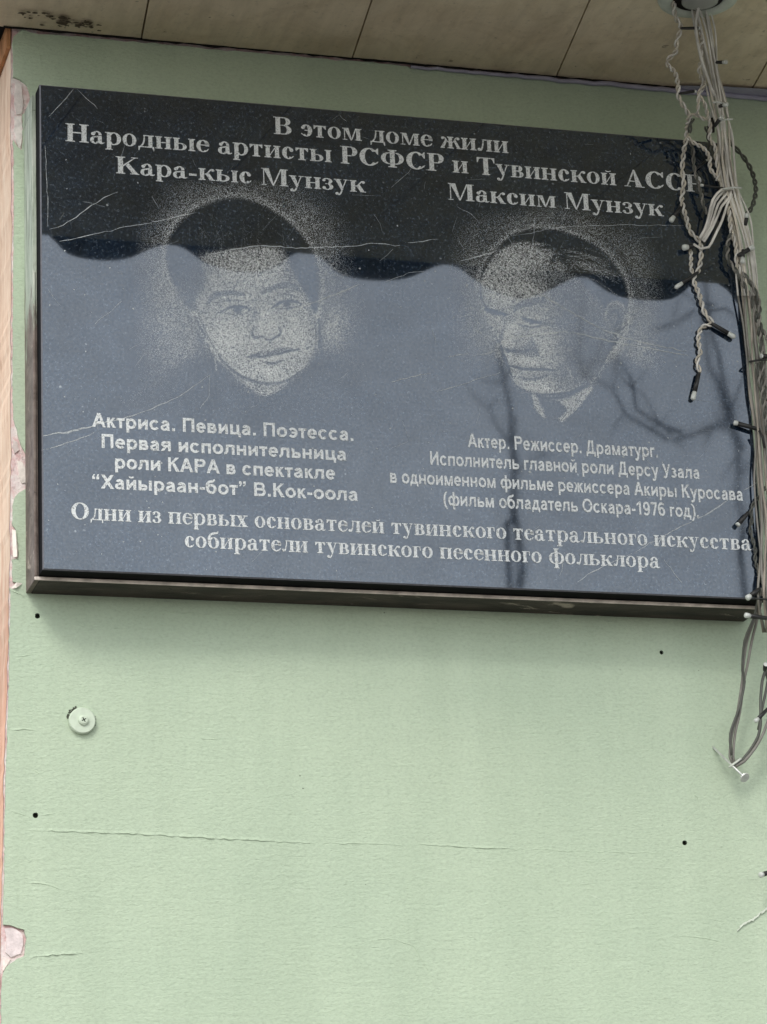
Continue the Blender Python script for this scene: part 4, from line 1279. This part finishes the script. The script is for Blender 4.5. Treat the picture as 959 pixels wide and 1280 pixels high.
def b2(x, y, rx, ry, val, alpha=1.0, rot=0, p=2):
    T.blob(560 + x / 3.1967, 250 + y / 3.1967, rx / 3.1967, ry / 3.1967, val, alpha, rot, p)


b2(120, 230, 130, 130, 0.34, 0.8, -30)
b2(300, 90, 180, 50, 0.40, 0.8, -8)
b2(560, 110, 170, 50, 0.38, 0.8, 26)
b2(740, 240, 70, 120, 0.34, 0.8, -20)
b2(770, 470, 75, 170, 0.42, 0.85)
b2(760, 610, 80, 70, 0.50, 0.8, 30)
b2(110, 460, 110, 170, 0.40, 0.85)
b2(180, 560, 55, 60, 0.50, 0.7)
T.t *= np.clip((T.X - 546) / 40, 0, 1) * np.clip((854 - T.X) / 30, 0, 1) * np.clip((T.Y - 246) / 14, 0, 1)
head = [(125, 330), (150, 250), (200, 188), (250, 142), (330, 116), (430, 118), (520, 146), (600, 188), (660, 248), (702, 312), (720, 380), (722, 460), (700, 560), (650, 640), (560, 730), (480, 778), (400, 788), (330, 768), (275, 738), (246, 692), (215, 612), (205, 540), (165, 480), (135, 400)]
hm = T.mask_poly(q2(*head))
T.t = np.maximum(T.t, np.clip(0.60 * T.blur(hm, 9) + 0.60 * T.blur(hm, 24), 0, 0.60))
# coat: dark
T.poly(q2((-20, 760), (120, 690), (215, 640), (330, 760), (400, 880), (460, 880), (560, 760), (650, 640), (730, 650), (860, 740), (940, 960), (-20, 960)), 0.04, 4, 0.95)
# head outline, hair
T.poly(q2((125, 330), (150, 250), (200, 188), (250, 142), (330, 116), (430, 118), (520, 146), (600, 188), (660, 248), (702, 312), (720, 380), (716, 440), (700, 520), (650, 600), (590, 700), (500, 780), (380, 790), (300, 760), (240, 690), (210, 610), (205, 540), (180, 460), (135, 400)), 0.04, 1.5)
skin = q2((128, 335), (150, 275), (200, 208), (285, 168), (355, 172), (425, 205), (458, 250), (505, 300), (540, 345), (600, 400), (640, 480), (640, 560), (612, 640), (560, 730), (480, 778), (400, 788), (330, 768), (275, 738), (246, 692), (232, 640), (215, 612), (212, 575), (216, 530), (206, 545), (192, 510), (168, 478), (143, 440), (132, 395))
T.poly(skin, 0.56, 2.0)
fm = T.blur(T.mask_poly(skin), 0.9)
save = T.t.copy()
b2(270, 270, 150, 100, 0.60, 0.7, -12)
b2(420, 360, 60, 60, 0.40, 0.6)
b2(210, 370, 80, 60, 0.70, 0.7)
b2(330, 380, 80, 30, 0.66, 0.6)
b2(510, 420, 95, 170, 0.12, 0.92, -30)
b2(440, 260, 40, 50, 0.36, 0.6)
b2(390, 560, 80, 60, 0.70, 0.8)
b2(250, 520, 30, 55, 0.78, 0.85, 12)
b2(300, 635, 80, 20, 0.74, 0.8, 8)
b2(350, 740, 90, 30, 0.72, 0.8, 10)
b2(450, 700, 40, 60, 0.55, 0.6)
b2(560, 620, 100, 150, 0.08, 0.95, 25)
b2(330, 455, 70, 30, 0.50, 0.5)
b2(200, 445, 40, 14, 0.34, 0.7)
b2(290, 600, 50, 16, 0.34, 0.6, -4)
b2(345, 590, 28, 30, 0.30, 0.6, -30)
b2(335, 705, 70, 14, 0.42, 0.6, 6)
b2(150, 380, 20, 60, 0.45, 0.5)
b2(620, 520, 30, 70, 0.34, 0.6)
T.t = save * (1 - fm) + T.t * fm
for pts, wd, v_, al in [
        (((262, 446), (285, 428), (330, 416), (390, 404)), (2, 3.5, 3, 1.5), 0.2, 0.6),
        (((150, 434), (175, 442), (210, 452), (235, 458)), (2, 3.5, 3.5, 2), 0.08, 0.85),
        (((300, 472), (325, 482), (350, 488), (372, 486)), (2, 3, 3, 1.5), 0.08, 0.85),
        (((290, 500), (330, 508), (375, 500)), (1.2, 1.6, 1.2), 0.30, 0.7),
        (((232, 468), (218, 520), (209, 560), (212, 585), (228, 594)), (1.0, 1.4, 1.8, 2.4, 2), 0.34, 0.6),
        (((228, 596), (260, 604), (300, 606), (335, 598), (352, 612)), (2, 2.6, 2.4, 2, 1.4), 0.08, 0.8),
        (((330, 560), (350, 585), (356, 618)), (1.4, 2, 2), 0.20, 0.7),
        (((400, 620), (440, 650), (458, 690), (450, 730)), (1.2, 1.6, 1.6, 1), 0.30, 0.6),
        (((470, 660), (492, 690), (490, 730)), (1.6, 2, 1.4), 0.62, 0.6),
        (((276, 740), (320, 768), (390, 790), (470, 782), (560, 738)), (1.5, 2.2, 2.6, 2.6, 2), 0.06, 0.85),
        (((128, 340), (133, 392), (158, 440)), (1.4, 1.6, 1.8), 0.08, 0.8),
        (((380, 500), (440, 505), (500, 520)), (1, 1.3, 1), 0.34, 0.55), (((390, 480), (440, 470), (490, 470)), (1, 1.2, 1), 0.34, 0.5),
        (((200, 330), (280, 318), (360, 330)), (1, 1.2, 1), 0.52, 0.6), (((210, 360), (280, 350), (350, 360)), (1, 1.2, 1), 0.52, 0.6),
        (((246, 470), (252, 500)), (1.2, 1.4), 0.44, 0.6), (((215, 615), (232, 632), (246, 690)), (1.5, 1.6, 1.6), 0.10, 0.8)]:
    T.stroke(q2(*pts), wd, v_, 0.9, al)
T.blob(660, 452, 20, 6, 0.72, 0.7)
T.blob(672, 484, 22, 6, 0.74, 0.8, 8)
T.blob(690, 447, 18, 12, 0.66, 0.7)
T.blob(672, 392, 22, 5, 0.62, 0.6)
T.blob(726, 440, 26, 40, 0.16, 0.75, 18)
T.blob(716, 398, 24, 26, 0.22, 0.7)
T.poly([(630, 436), (646, 435.5), (660, 429), (672, 443), (666, 445.5), (648, 443)], 0.24, 1.6, 0.6)
T.stroke([(658, 424), (666, 434), (673, 444)], (1.0, 1.6, 2.0), 0.3, 1.0, 0.6)
T.blob(678, 434, 9, 9, 0.72, 0.7)
T.blob(634, 428, 6, 5, 0.84, 0.8)
T.blob(646, 426, 14, 4, 0.44, 0.6, -8)
for pts, wd, v_, al in [(((640, 407), (634, 418), (627, 429)), (1.8, 2.4, 2.4), 0.86, 0.8), (((634, 458), (641, 458), (655, 461), (676, 461.5), (696, 463)), (1.6, 2.4, 2.6, 2.2, 1.0), 0.05, 0.85),
                        (((650, 472), (668, 474), (686, 468)), (2, 3.2, 1.6), 0.3, 0.6), (((653, 397), (664, 401.5), (676, 403.5)), (2, 3.4, 2), 0.02, 0.95), (((676, 404), (690, 404), (706, 406)), (1, 1.4, 1), 0.25, 0.8),
                        (((606, 387), (614, 390), (624, 392)), (2, 3.4, 2), 0.02, 0.9), (((642, 384), (652, 379), (664, 376), (680, 374)), (3, 5, 4.5, 2), 0.25, 0.55),
                        (((626, 432), (632, 452), (642, 472), (655, 486)), (1.5, 1.8, 2, 2), 0.0, 0.9), (((664, 492), (690, 493), (712, 490), (728, 482)), (1.5, 2.2, 2.2, 1.4), 0.03, 0.9),
                        (((708, 458), (713, 466), (714, 477)), (1.6, 2, 1.4), 0.66, 0.7), (((672, 492), (690, 490), (708, 488)), (1, 1.4, 1), 0.6, 0.6),
                        (((640, 465), (646, 478), (656, 486)), (2.5, 3, 2.5), 0.82, 0.7)]:
    T.stroke(pts, wd, v_, 0.9, al)
# ear
T.poly(q2((625, 440), (645, 412), (680, 405), (705, 430), (708, 480), (690, 540), (660, 560), (640, 530)), 0.32, 1.2, 0.9)
T.stroke(q2((628, 470), (638, 425), (668, 408), (700, 425), (706, 470), (690, 530), (665, 556)), (2.0, 3.4, 3.8, 3.0, 2.4, 3.0, 2), 0.60, 1.3, 0.75)
T.stroke(q2((652, 450), (668, 442), (682, 465), (668, 510)), (2, 2.4, 2.4, 1.6), 0.14, 0.9, 0.8)
for k in range(60):             # receding hairline: no hard edge to the forehead
    a0 = rng.uniform(0, 1)
    c0 = (300 + 200 * a0 + rng.normal(0, 10), 172 + 125 * a0 ** 1.6 + rng.normal(0, 10))
    T.stroke(q2(c0, (c0[0] + 22, c0[1] - 6), (c0[0] + rng.uniform(30, 60), c0[1] + rng.uniform(-8, 14))), (1.6, 1.0, 0.5), rng.choice([0.45, 0.0]), 0.9, 0.55)
# strands combed back
for k in range(34):
    a0 = rng.uniform(0, 1)
    s0 = (430 + 130 * a0 + rng.normal(0, 12), 190 + 95 * a0 + rng.normal(0, 14))
    e0 = (min(712, s0[0] + rng.uniform(90, 190)), s0[1] + rng.uniform(10, 80))
    T.stroke(q2(s0, ((s0[0] + e0[0]) / 2, (s0[1] + e0[1]) / 2 - 14), e0), (0.7, 1.0, 0.6), 0.42, 0.8, 0.8)
# collar
T.poly(q2((332, 770), (352, 780), (392, 868), (384, 876), (345, 830)), 0.62, 1.0, 1, False)
T.poly(q2((470, 800), (570, 742), (582, 752), (545, 800), (500, 850), (455, 888), (438, 872), (478, 838), (440, 806)), 0.60, 1.0, 1, False)
T.poly(q2((352, 782), (440, 806), (474, 836), (436, 872), (400, 860)), 0.05, 1.2, 0.9, False)
dots(T, 'engraved_portrait', 'engraved portrait of a man with combed back hair looking down, on the right')

# ------------------------------------------------------------------ fixings on the wall
wp_ = at(102, 902, WALL_Y)
ws = empty('washer_screw', wp_, 'round green painted washer with a crosshead screw, in the wall below the plaque\'s left end', 'screw')
wb = MB()
R_ = 0.0158
wb.tube([(wp_.x, WALL_Y + 0.001, wp_.z), (wp_.x, WALL_Y - 0.0052, wp_.z), (wp_.x, WALL_Y - 0.0068, wp_.z)], [R_, R_, R_ * 0.93], 40)
wb.build('washer', M['washer'], ws)
hb_ = MB()
hb_.tube([(wp_.x + .001, WALL_Y - 0.0066, wp_.z), (wp_.x + .001, WALL_Y - 0.0092, wp_.z), (wp_.x + .001, WALL_Y - 0.0104, wp_.z)], [0.0064, 0.0060, 0.0042], 24)
hb_.build('screw_head', M['washer'], ws, False)
cr = MB()
for a in (0.5, 0.5 + math.pi / 2):
    dx, dz = math.cos(a), math.sin(a)
    L_, W2 = 0.0030, 0.0006
    cr.poly([(wp_.x + .001 + dx * s_ * L_ - dz * t_2 * W2, WALL_Y - 0.01045 - 0.00002 * (a > 1), wp_.z + dz * s_ * L_ + dx * t_2 * W2) for s_, t_2 in ((-1, -1), (1, -1), (1, 1), (-1, 1))])
cr.build('cross_slot', M['hole'], ws)
grit = simple('chipped paint grit', (0.06, 0.065, 0.05), 0.95, 0, 0.5, 400, 0.05)
for mid_, sd_, cnt, big in ((2.35, 0.28, 26, 0.0016), (0.0, 0.30, 12, 0.0008)):    # broken paint round the washer
    dr = MB()
    for k in range(cnt):
        a = mid_ + np.clip(rng.normal(0, sd_), -0.7, 0.7)
        r = R_ * rng.uniform(1.0, 1.20 if mid_ else 1.10)
        c_ = (wp_.x + r * math.cos(a), wp_.z + r * math.sin(a))
        s_ = rng.uniform(0.0004, big)
        dr.poly([(c_[0] + s_ * (1 + rng.normal(0, .3)) * math.cos(b_), WALL_Y - 0.0004 - 0.00001 * k, c_[1] + s_ * (1 + rng.normal(0, .3)) * math.sin(b_)) for b_ in np.linspace(0, 2 * math.pi, 7, endpoint=False)])
    dr.build('chipped_paint', grit, ws)

n0, n1 = at(893, 935.5, WALL_Y - 0.002), at(929, 970, 0.035)
nl = empty('bent_nail', n0, 'bent steel nail in the green wall holding up the hanging cables', 'nail')
nb = MB()
nb.tube([n0 + (n0 - n1) * 0.05, n0, (n0 + n1) / 2, n1], 0.0014, 10)
nb.build('shank', M['screw'], nl, True)
dn = (n1 - n0).normalized()
nh = MB()
nh.tube([n1, n1 + dn * 0.0035, n1 + dn * 0.0048], [0.0022, 0.0066, 0.0060], 16)
nh.build('nail_head', M['screw'], nl)


# ------------------------------------------------------------------ cables and string lights
def P3(pts, dep):
    out = []
    for i, p in enumerate(pts):
        if len(p) == 3:
            out.append(at(p[0], p[1], p[2]))
        else:
            d = dep(p[1]) if callable(dep) else dep
            out.append(at(p[0], p[1], d))
    return out


def cable(parent, pts, dep, rad, material, wob=0.0):
    P = P3(pts, dep)
    s = spline([tuple(p) for p in P], 0.008)
    if wob:
        ph = rng.uniform(0, 6, 4)
        s = [np.array(p) + wob * np.array([math.sin(i * .13 + ph[0]) + .5 * math.sin(i * .31 + ph[1]), math.sin(i * .11 + ph[2]), 0]) for i, p in enumerate(s)]
    mb = MB()
    mb.tube(s, rad, 8)
    return mb.build('cable', material, parent, True)


def twisted(parent, pts, dep, rad, pitch, material, name='twisted_wire', amp=1.0):
    P = P3(pts, dep)
    s = spline([tuple(p) for p in P], 0.0016)
    s = [Vector(p) for p in s]
    mb = MB()
    ln = [0]
    for a, b in zip(s[:-1], s[1:]):
        ln.append(ln[-1] + (b - a).length)
    ph = rng.uniform(0, 6)
    pt = [pitch]
    shaded_wire = M['grey_wire'] if material is M['pale_wire'] else M['dark_wire']
    rad = rad * 0.88
    for k in (0, 1):
        q = []
        for i, p in enumerate(s):
            t = (s[min(i + 1, len(s) - 1)] - s[max(i - 1, 0)]).normalized()
            u = t.cross(Vector((0, 1, 0)))
            if u.length < 1e-3:
                u = Vector((1, 0, 0))
            u.normalize()
            v = t.cross(u)
            a = ph + 2 * math.pi * ln[i] / pitch + k * math.pi + 0.8 * math.sin(ln[i] * 60 + ph)
            q.append(p + (u * math.cos(a) + v * math.sin(a)) * rad * 1.18 * amp)
        mb.tube(q, rad, 7, k)
    return mb.build(name, [material, M['pale_wire_dirt_shade'] if material is M['pale_wire'] else shaded_wire], parent, True)  # second strand darker: shading of the twist put into its colour


def led(parent, a, b, dep_a, dep_b=None, r=0.0030, tip=0.3):
    A = at(a[0], a[1], dep_a)
    B = at(b[0], b[1], dep_a if dep_b is None else dep_b)
    mid = A + (B - A) * (1 - tip)
    mb = MB()
    mb.tube([A, A + (mid - A) * .06, A + (mid - A) * .55, mid], [r * .55, r * .8, r * .95, r], 10)
    o = mb.build('led_bulb', M['black_plastic'], parent, True)
    tb = MB()
    d = B - mid
    tb.tube([mid - d * 0.05, mid + d * .5, mid + d * .85, B], [r * .96, r * 1.12, r * 1.10, r * .55], 10)
    tb.build('led_lens', M['lens'], o, True)
    return o


def dep_b(y):                   # how far the hanging bundle stands off the wall, by height in the photo
    return float(np.interp(y, [-40, 20, 110, 200, 300, 700, 760, 800, 960], [-0.17, -0.14, -0.070, -0.018, -0.0065, -0.0050, -0.004, 0.040, 0.070]))


grp = 'cables and string lights hanging over the plaque'
bun = empty('cable_bundle', at(900, 200, -0.06), 'thick bundle of pale cables hanging from the overhang down the plaque\'s right edge', 'cable')
centre = [(868, -30), (872, 0), (880, 40), (890, 90), (898, 130), (905, 170), (907, 200), (912, 235), (922, 272), (929, 305), (934, 340), (936.5, 370), (939.5, 405), (943, 440), (947.5, 490), (951.5, 540), (955, 600), (958, 650), (958.5, 700), (958, 745), (962, 790)]
offs = [(-9, 0, 0.0018), (-5, .006, .0018), (-1, -.004, .0019), (3, .004, .0018), (7, -.003, .0018), (11, .003, .0018), (-3, .010, .0017), (5, .009, .0017), (-11, -.002, .0015), (9, .005, .0015), (1, -.006, .0015), (13, -.001, .0014)]
for i, (ox, oy, r) in enumerate(offs):
    pts = []
    for j, (x, y) in enumerate(centre):
        wv = 1.8 * math.sin(y * 0.023 + i * 1.9) + 1.1 * math.sin(y * .049 + i * 2.3) + (1.5 * math.sin(y * .08 + i) if i > 7 else 0)
        spread = float(np.interp(y, [0, 130, 200, 300, 380, 500, 700], [0.95, 0.75, 0.75, 0.95, 1.0, 0.85, 0.85]))
        pts.append((x + ox * spread + wv, y, dep_b(y) + (oy + 0.002 * math.sin(y * .03 + i * 2.2) if y < 150 else -abs(oy) * 0.6)))
    # upper reach pale, lower reach grimy: two lengths of the same run, spliced under the ties
    c1 = [p for p in pts if p[1] <= 372]
    c2 = [p for p in pts if p[1] >= 368]
    r *= 0.88
    cable(bun, c1, None, r, M['pale_wire'] if i % 3 else M['pale_wire_dirt_shade'])
    cable(bun, [c1[-1]] + c2 if c2[0][1] != c1[-1][1] else c2, None, r, M['grey_wire'] if i % 3 else M['brown_wire'])
cable(bun, [(870, -20), (873, 12), (870, 25), (871, 45), (876, 70), (884, 95), (893, 120)], lambda y: dep_b(y) - 0.012, 0.0019, M['pale_wire'])
# pale loops swinging out of the bundle
for k, (dx, dy) in enumerate([(0, 0), (4, 3), (8, 6), (-3, -2)]):
    cable(bun, [(914, 236), (905 + dx, 239 + dy), (894 + dx, 252 + dy), (889 + dx, 270), (884 + dx * .8, 285), (876 + dx * .5, 299 + dy * .5)], lambda y: dep_b(y) - 0.002 - 0.002 * k, 0.0017, M['pale_wire'])
cable(bun, [(915, 243), (909, 256), (903, 275), (896, 290), (886, 309), (876, 311), (867, 305)], lambda y: dep_b(y) - 0.006, 0.0017, M['pale_wire'])
for (a, b_) in [((905, 130), (892, 128)), ((897, 152), (915, 149)), ((938, 452), (958, 450)), ((944, 748), (968, 752)), ((905, 236), (926, 235))]:
    tb_ = MB()
    A, B = at(a[0], a[1], dep_b(a[1]) - 0.012), at(b_[0], b_[1], dep_b(b_[1]) - 0.012)
    A2, B2 = at(a[0], a[1], dep_b(a[1]) + 0.004), at(b_[0], b_[1], dep_b(b_[1]) + 0.004)
    tb_.tube(spline([tuple(p) for p in (A2, A, (A + B) / 2 + Vector((0, -.003, 0)), B, B2)], 0.004), 0.0014, 6)
    tb_.build('cable_tie', M['black_plastic'] if a[1] > 400 else M['lens'], bun, True)

# left twisted strand with its loose tail
sA = empty('string_light', at(850, 10, -0.17), 'pale twisted string light left of the bundle, ending in a loose dangling bulb', 'string light', grp)
dA = lambda y: dep_b(y) + (-0.010 if y < 150 else (0.006 if y < 250 else 0.0015))
A1 = [(841, -20), (842, 0), (844, 20), (851, 34), (846, 51), (844.5, 65), (833.5, 78), (843.7, 91), (847.5, 106), (848.7, 122), (860, 142), (859, 158), (858, 173), (855, 189), (853, 213), (855, 227), (853, 244), (853, 254), (858, 273), (863.5, 290), (875, 303), (876.5, 321), (873, 338), (867, 349), (874.4, 369), (881, 391), (892, 404)]
A2 = [(892, 405), (886, 406.5), (877, 410), (873, 424), (875.5, 441), (871.5, 452), (875.5, 466)]
twisted(sA, A1, dA, 0.0017, 0.021, M['pale_wire'], amp=1.1)
twisted(sA, A2, dA, 0.0016, 0.020, M['pale_wire'], amp=1.1)
twisted(sA, [(863, 310), (864, 322), (864, 335), (868, 346)], lambda y: dA(y) + 0.004, 0.0015, 0.018, M['pale_wire'])
led(sA, (874, 466), (866, 500), -0.006, -0.0045)
led(sA, (889, 404), (919, 422), -0.006, -0.006)
led(sA, (873, 340), (844, 360), -0.008, -0.007, 0.0026)
led(sA, (853, 257), (838, 277), -0.008, -0.007, 0.0030)
led(sA, (869, 307), (853, 310), -0.009, -0.009, 0.0036, 0.45)
led(sA, (851, 35.5), (875, 35), -0.142, -0.137, 0.0021, 0.12)
led(sA, (849, 117), (870, 114), -0.08, -0.076, 0.0019, 0.12)

# middle strands
sB = empty('string_light', at(880, 60, -0.14), 'tangled twisted string light between the pale left strand and the thick bundle', 'string light', grp)
dB = lambda y: dep_b(y) - 0.004
twisted(sB, [(876, 40), (878, 52), (876, 62), (877, 74), (874, 86), (876, 96), (880, 107), (874, 118), (881, 130), (885, 146), (888, 158), (887, 172), (894, 184), (895, 196), (898, 214), (897, 226)], dB, 0.0016, 0.019, M['pale_wire'])
twisted(sB, [(879, 106), (873, 118), (873, 130), (872, 143)], lambda y: dB(y) - .004, 0.0013, 0.018, M['pale_wire'])
twisted(sB, [(861, 148), (866, 143), (873, 145), (882, 150)], dB, 0.0015, 0.018, M['pale_wire'])
twisted(sB, [(866, 148), (863, 156), (862, 166)], lambda y: dB(y) + .003, 0.0017, 0.02, M['dark_wire'])
twisted(sB, [(860, 172), (868, 179), (879, 185), (887, 197), (888, 211), (896, 221)], dB, 0.0016, 0.018, M['pale_wire'])
twisted(sB, [(863, 176), (866, 186), (867, 200), (869, 215), (875, 236), (880, 258), (884, 268)], lambda y: dB(y) + .004, 0.0015, 0.020, M['grey_wire'])
twisted(sB, [(883, 158), (886, 172), (887, 188)], lambda y: dB(y) + .006, 0.0018, 0.022, M['dark_wire'])
led(sB, (891, 166), (890, 139), -0.030, -0.04, 0.0033)
led(sB, (893, 158), (903, 145), -0.055, -0.07, 0.0028)
led(sB, (870, 212), (884, 200), -0.012, -0.012, 0.0015, 0.1)
led(sB, (908, 236), (874, 231), -0.018, -0.014, 0.0018, 0.16)
led(sB, (895, 78), (909.5, 77.5), -0.105, -0.118, 0.0024, 0.4)
led(sB, (899, 133), (910, 130), -0.075, -0.088, 0.0026, 0.5)

# right-hand strands
sC = empty('string_light', at(925, 300, -0.04), 'dark twisted string light looping right of the bundle against the green wall', 'string light', grp)
twisted(sC, [(909, 175), (914, 180), (922, 188), (932, 200), (941, 217), (945, 236), (943, 250), (939, 261), (931, 269)], 0.03, 0.0018, 0.024, M['dark_wire'])
twisted(sC, [(911, 258), (912, 270), (914, 288), (920, 308), (921, 327), (927, 345)], lambda y: dep_b(y) - .004, 0.0017, 0.019, M['pale_wire'])
twisted(sC, [(914, 292), (910, 305), (911, 325), (922, 341), (931, 358), (940, 376), (946, 397), (950, 419), (952, 437), (954, 470), (958, 500)], lambda y: dep_b(y) - .006, 0.0017, 0.020, M['grey_wire'])
twisted(sC, [(928, 340), (940, 356), (949, 378), (950, 404), (958, 421), (966, 440)], lambda y: dep_b(y) - .008, 0.0016, 0.022, M['grey_wire'])
twisted(sC, [(946, 455), (951, 480), (956, 510), (960, 540)], lambda y: dep_b(y) - .012, 0.0017, 0.020, M['grey_wire'])
led(sC, (922, 320), (943, 308), -0.016, -0.024, 0.0032)
led(sC, (929, 312), (928, 329), -0.018, -0.022, 0.0028, 0.4)
led(sC, (966, 446), (951, 445), -0.016, -0.02, 0.0030, 0.12)
led(sC, (932, 282), (934, 266), -0.030, -0.036, 0.0026, 0.4)

# lower strand with bulbs pointing left
sD = empty('string_light', at(948, 640, -0.04), 'dark string light with bulbs poking left over the plaque\'s lower right corner', 'string light', grp)
twisted(sD, [(960, 606), (951, 618), (943, 628), (939, 640), (940, 651), (938, 662), (944, 686), (944.5, 701), (949, 717), (954, 730)], lambda y: dep_b(y) + .0015, 0.0014, 0.022, M['dark_wire'])
cable(sD, [(956, 560), (954, 548), (949, 538)], lambda y: dep_b(y) - .012, 0.0016, M['black_plastic'])
led(sD, (950, 537), (917, 528), -0.009, -0.006, 0.0030, 0.16)
led(sD, (936, 640), (921.5, 657), -0.007, -0.006, 0.0029, 0.14)
led(sD, (950, 736), (933, 748.5), -0.008, -0.008, 0.0033, 0.3)
led(sD, (960, 773), (931, 769), -0.005, -0.015, 0.0031, 0.22)
led(sD, (962, 884), (944, 902), 0.03, 0.02, 0.0026, 0.2)
led(sD, (956, 838), (958, 830), 0.045, 0.035, 0.0034, 0.1)
led(sD, (964, 1090), (950, 1094), 0.06, 0.05, 0.0032, 0.25)

# tail cables down to the nail and back up
tl = empty('hanging_cable', at(914, 950, 0.06), 'grey double cable hooked over the bent nail below the plaque', 'cable', grp)
tail_d = lambda y: float(np.interp(y, [740, 800, 860, 960], [-0.004, 0.035, 0.055, 0.062]))
cable(tl, [(952, 735), (945, 768), (934, 801), (929, 834), (928, 851), (922, 890), (915, 917), (912.5, 946), (917, 958)], tail_d, 0.0018, M['grey_wire'])
cable(tl, [(954, 735), (948, 768), (940, 801), (934, 834), (930, 851), (925, 890), (919, 917), (916.5, 946), (919, 958)], tail_d, 0.0018, M['grey_wire'])
cable(tl, [(950, 735), (943, 770), (931, 801), (928, 838), (931, 852), (924, 885), (913, 917), (914.5, 944)], lambda y: tail_d(y) - .004, 0.0016, M['dark_wire'])
cable(tl, [(919, 957), (927, 951), (941, 933), (950, 912), (951, 873), (953, 851), (958, 836), (964, 826)], 0.055, 0.0020, M['dark_wire'])
cable(tl, [(920, 958), (930, 952), (944, 935), (955, 915), (962, 895)], 0.052, 0.0019, M['grey_wire'])
cable(tl, [(957, 838), (960, 850), (953, 885), (948, 912)], 0.058, 0.0018, M['dark_wire'])
kn = MB()
for k in range(4):
    c_ = at(917 + k * 1.3, 955 - k * 0.9, 0.055)
    kn.tube([c_ + Vector((0.0055 * math.cos(a), 0.0055 * math.sin(a) * .8, 0.004 * math.cos(a))) for a in np.linspace(0, 2 * math.pi, 14)], 0.0014, 6)
kn.build('cable_tie', M['ring'], tl, True)

# ------------------------------------------------------------------ bare trees across from the wall, mirrored in the slab
def tree(label, Y, trunk, branches):
    base = mirrored(*trunk[0][0], Y)
    t = empty('bare_tree', (base.x, Y, GROUND_Z), label, 'tree', 'bare trees across from the wall')
    sc = (3.5 + abs(Y)) / 3835 / 1.0
    for pts, w0, w1 in trunk_list(trunk):
        mb = MB()
        P = [mirrored(*p, Y) for p in pts]
        if pts is trunk[0]:
            P = [Vector((P[0].x + 0.05, Y, GROUND_Z - 0.05)), Vector((P[0].x + 0.02, Y, (P[0].z + GROUND_Z) / 2))] + P
        s = spline([tuple(p) for p in P], 0.08)
        s = [np.array(p) + rng.normal(0, 0.006, 3) for p in s]
        mb.tube(s, list(np.linspace(w0 * sc / 2 * 1.3, w1 * sc / 2, len(s))), 8)
        mb.build('trunk', M['bark'], t, True)
    for pts, w0, w1 in branches:
        mb = MB()
        P = [mirrored(*p, Y) + Vector((0, rng.normal(0, .05), 0)) for p in pts]
        s = [np.array(p) + rng.normal(0, 0.008, 3) for p in spline([tuple(p) for p in P], 0.08)]
        mb.tube(s, list(np.linspace(w0 * sc / 2 * 0.8, w1 * sc / 2 * 0.6, len(s))), 6)
        for k in range(len(s) // 3):    # twigs
            i = rng.integers(0, len(s))
            d = rng.normal(0, 1, 3)
            d[2] = abs(d[2])
            d /= np.linalg.norm(d)
            l = rng.uniform(0.08, 0.30)
            mb.tube([s[i], s[i] + d * l * .5, s[i] + d * l + np.array([0, 0, .03])], [0.005, 0.003, 0.0015], 4)
        mb.build('branch', M['bark'], t, True)
    return t


def trunk_list(tr):
    return [(p, 22 if i == 0 else 9, 5 if i == 0 else 3) for i, p in enumerate(tr)]


tree('bare tree with a straight dark trunk, mirrored in the middle of the slab', -8.0,
     [[(637, 735), (638, 650), (640, 600), (640, 560), (636, 510), (630, 470), (624, 432)], [(652, 735), (648, 640), (645, 580), (643, 520)]],
     [([(638, 560), (620, 530), (614, 508), (626, 492)], 6, 3), ([(640, 600), (660, 575), (690, 570)], 4, 2), ([(630, 480), (645, 455), (650, 430)], 4, 2),
      ([(838, 546), (807, 541), (779, 519), (760, 491), (735, 466), (707, 434)], 7, 3), ([(779, 520), (766, 541)], 4, 2), ([(735, 466), (727, 440), (731, 400), (733, 385), (726, 347)], 4, 4),
      ([(848, 548), (826, 531), (807, 500), (785, 472), (773, 438), (768, 415)], 8, 3)])
tree('bare tree with many crooked limbs, mirrored at the right end of the slab', -9.0,
     [[(932, 748), (928, 680), (924, 620), (922, 566), (916, 525), (905, 482), (896, 448), (890, 410), (885, 372), (881, 346)], [(924, 560), (909, 511), (898, 480), (887, 456), (881, 421), (876, 390)]],
     [([(887, 384), (872, 378), (844, 369), (825, 366)], 6, 2), ([(887, 384), (905, 386), (927, 389), (945, 392)], 6, 3), ([(872, 380), (850, 393), (828, 403)], 5, 2),
      ([(850, 393), (848, 378), (856, 360)], 3, 2), ([(918, 520), (925, 487), (931, 448), (936, 415)], 6, 2), ([(922, 566), (914, 581), (905, 594)], 5, 2),
      ([(918, 541), (890, 541), (855, 541), (838, 545)], 7, 7), ([(848, 543), (847, 566)], 5, 2), ([(839, 544), (825, 527), (804, 500), (795, 480)], 5, 2), ([(880, 541), (882, 560)], 4, 2),
      ([(922, 600), (940, 570), (955, 555)], 6, 3)])
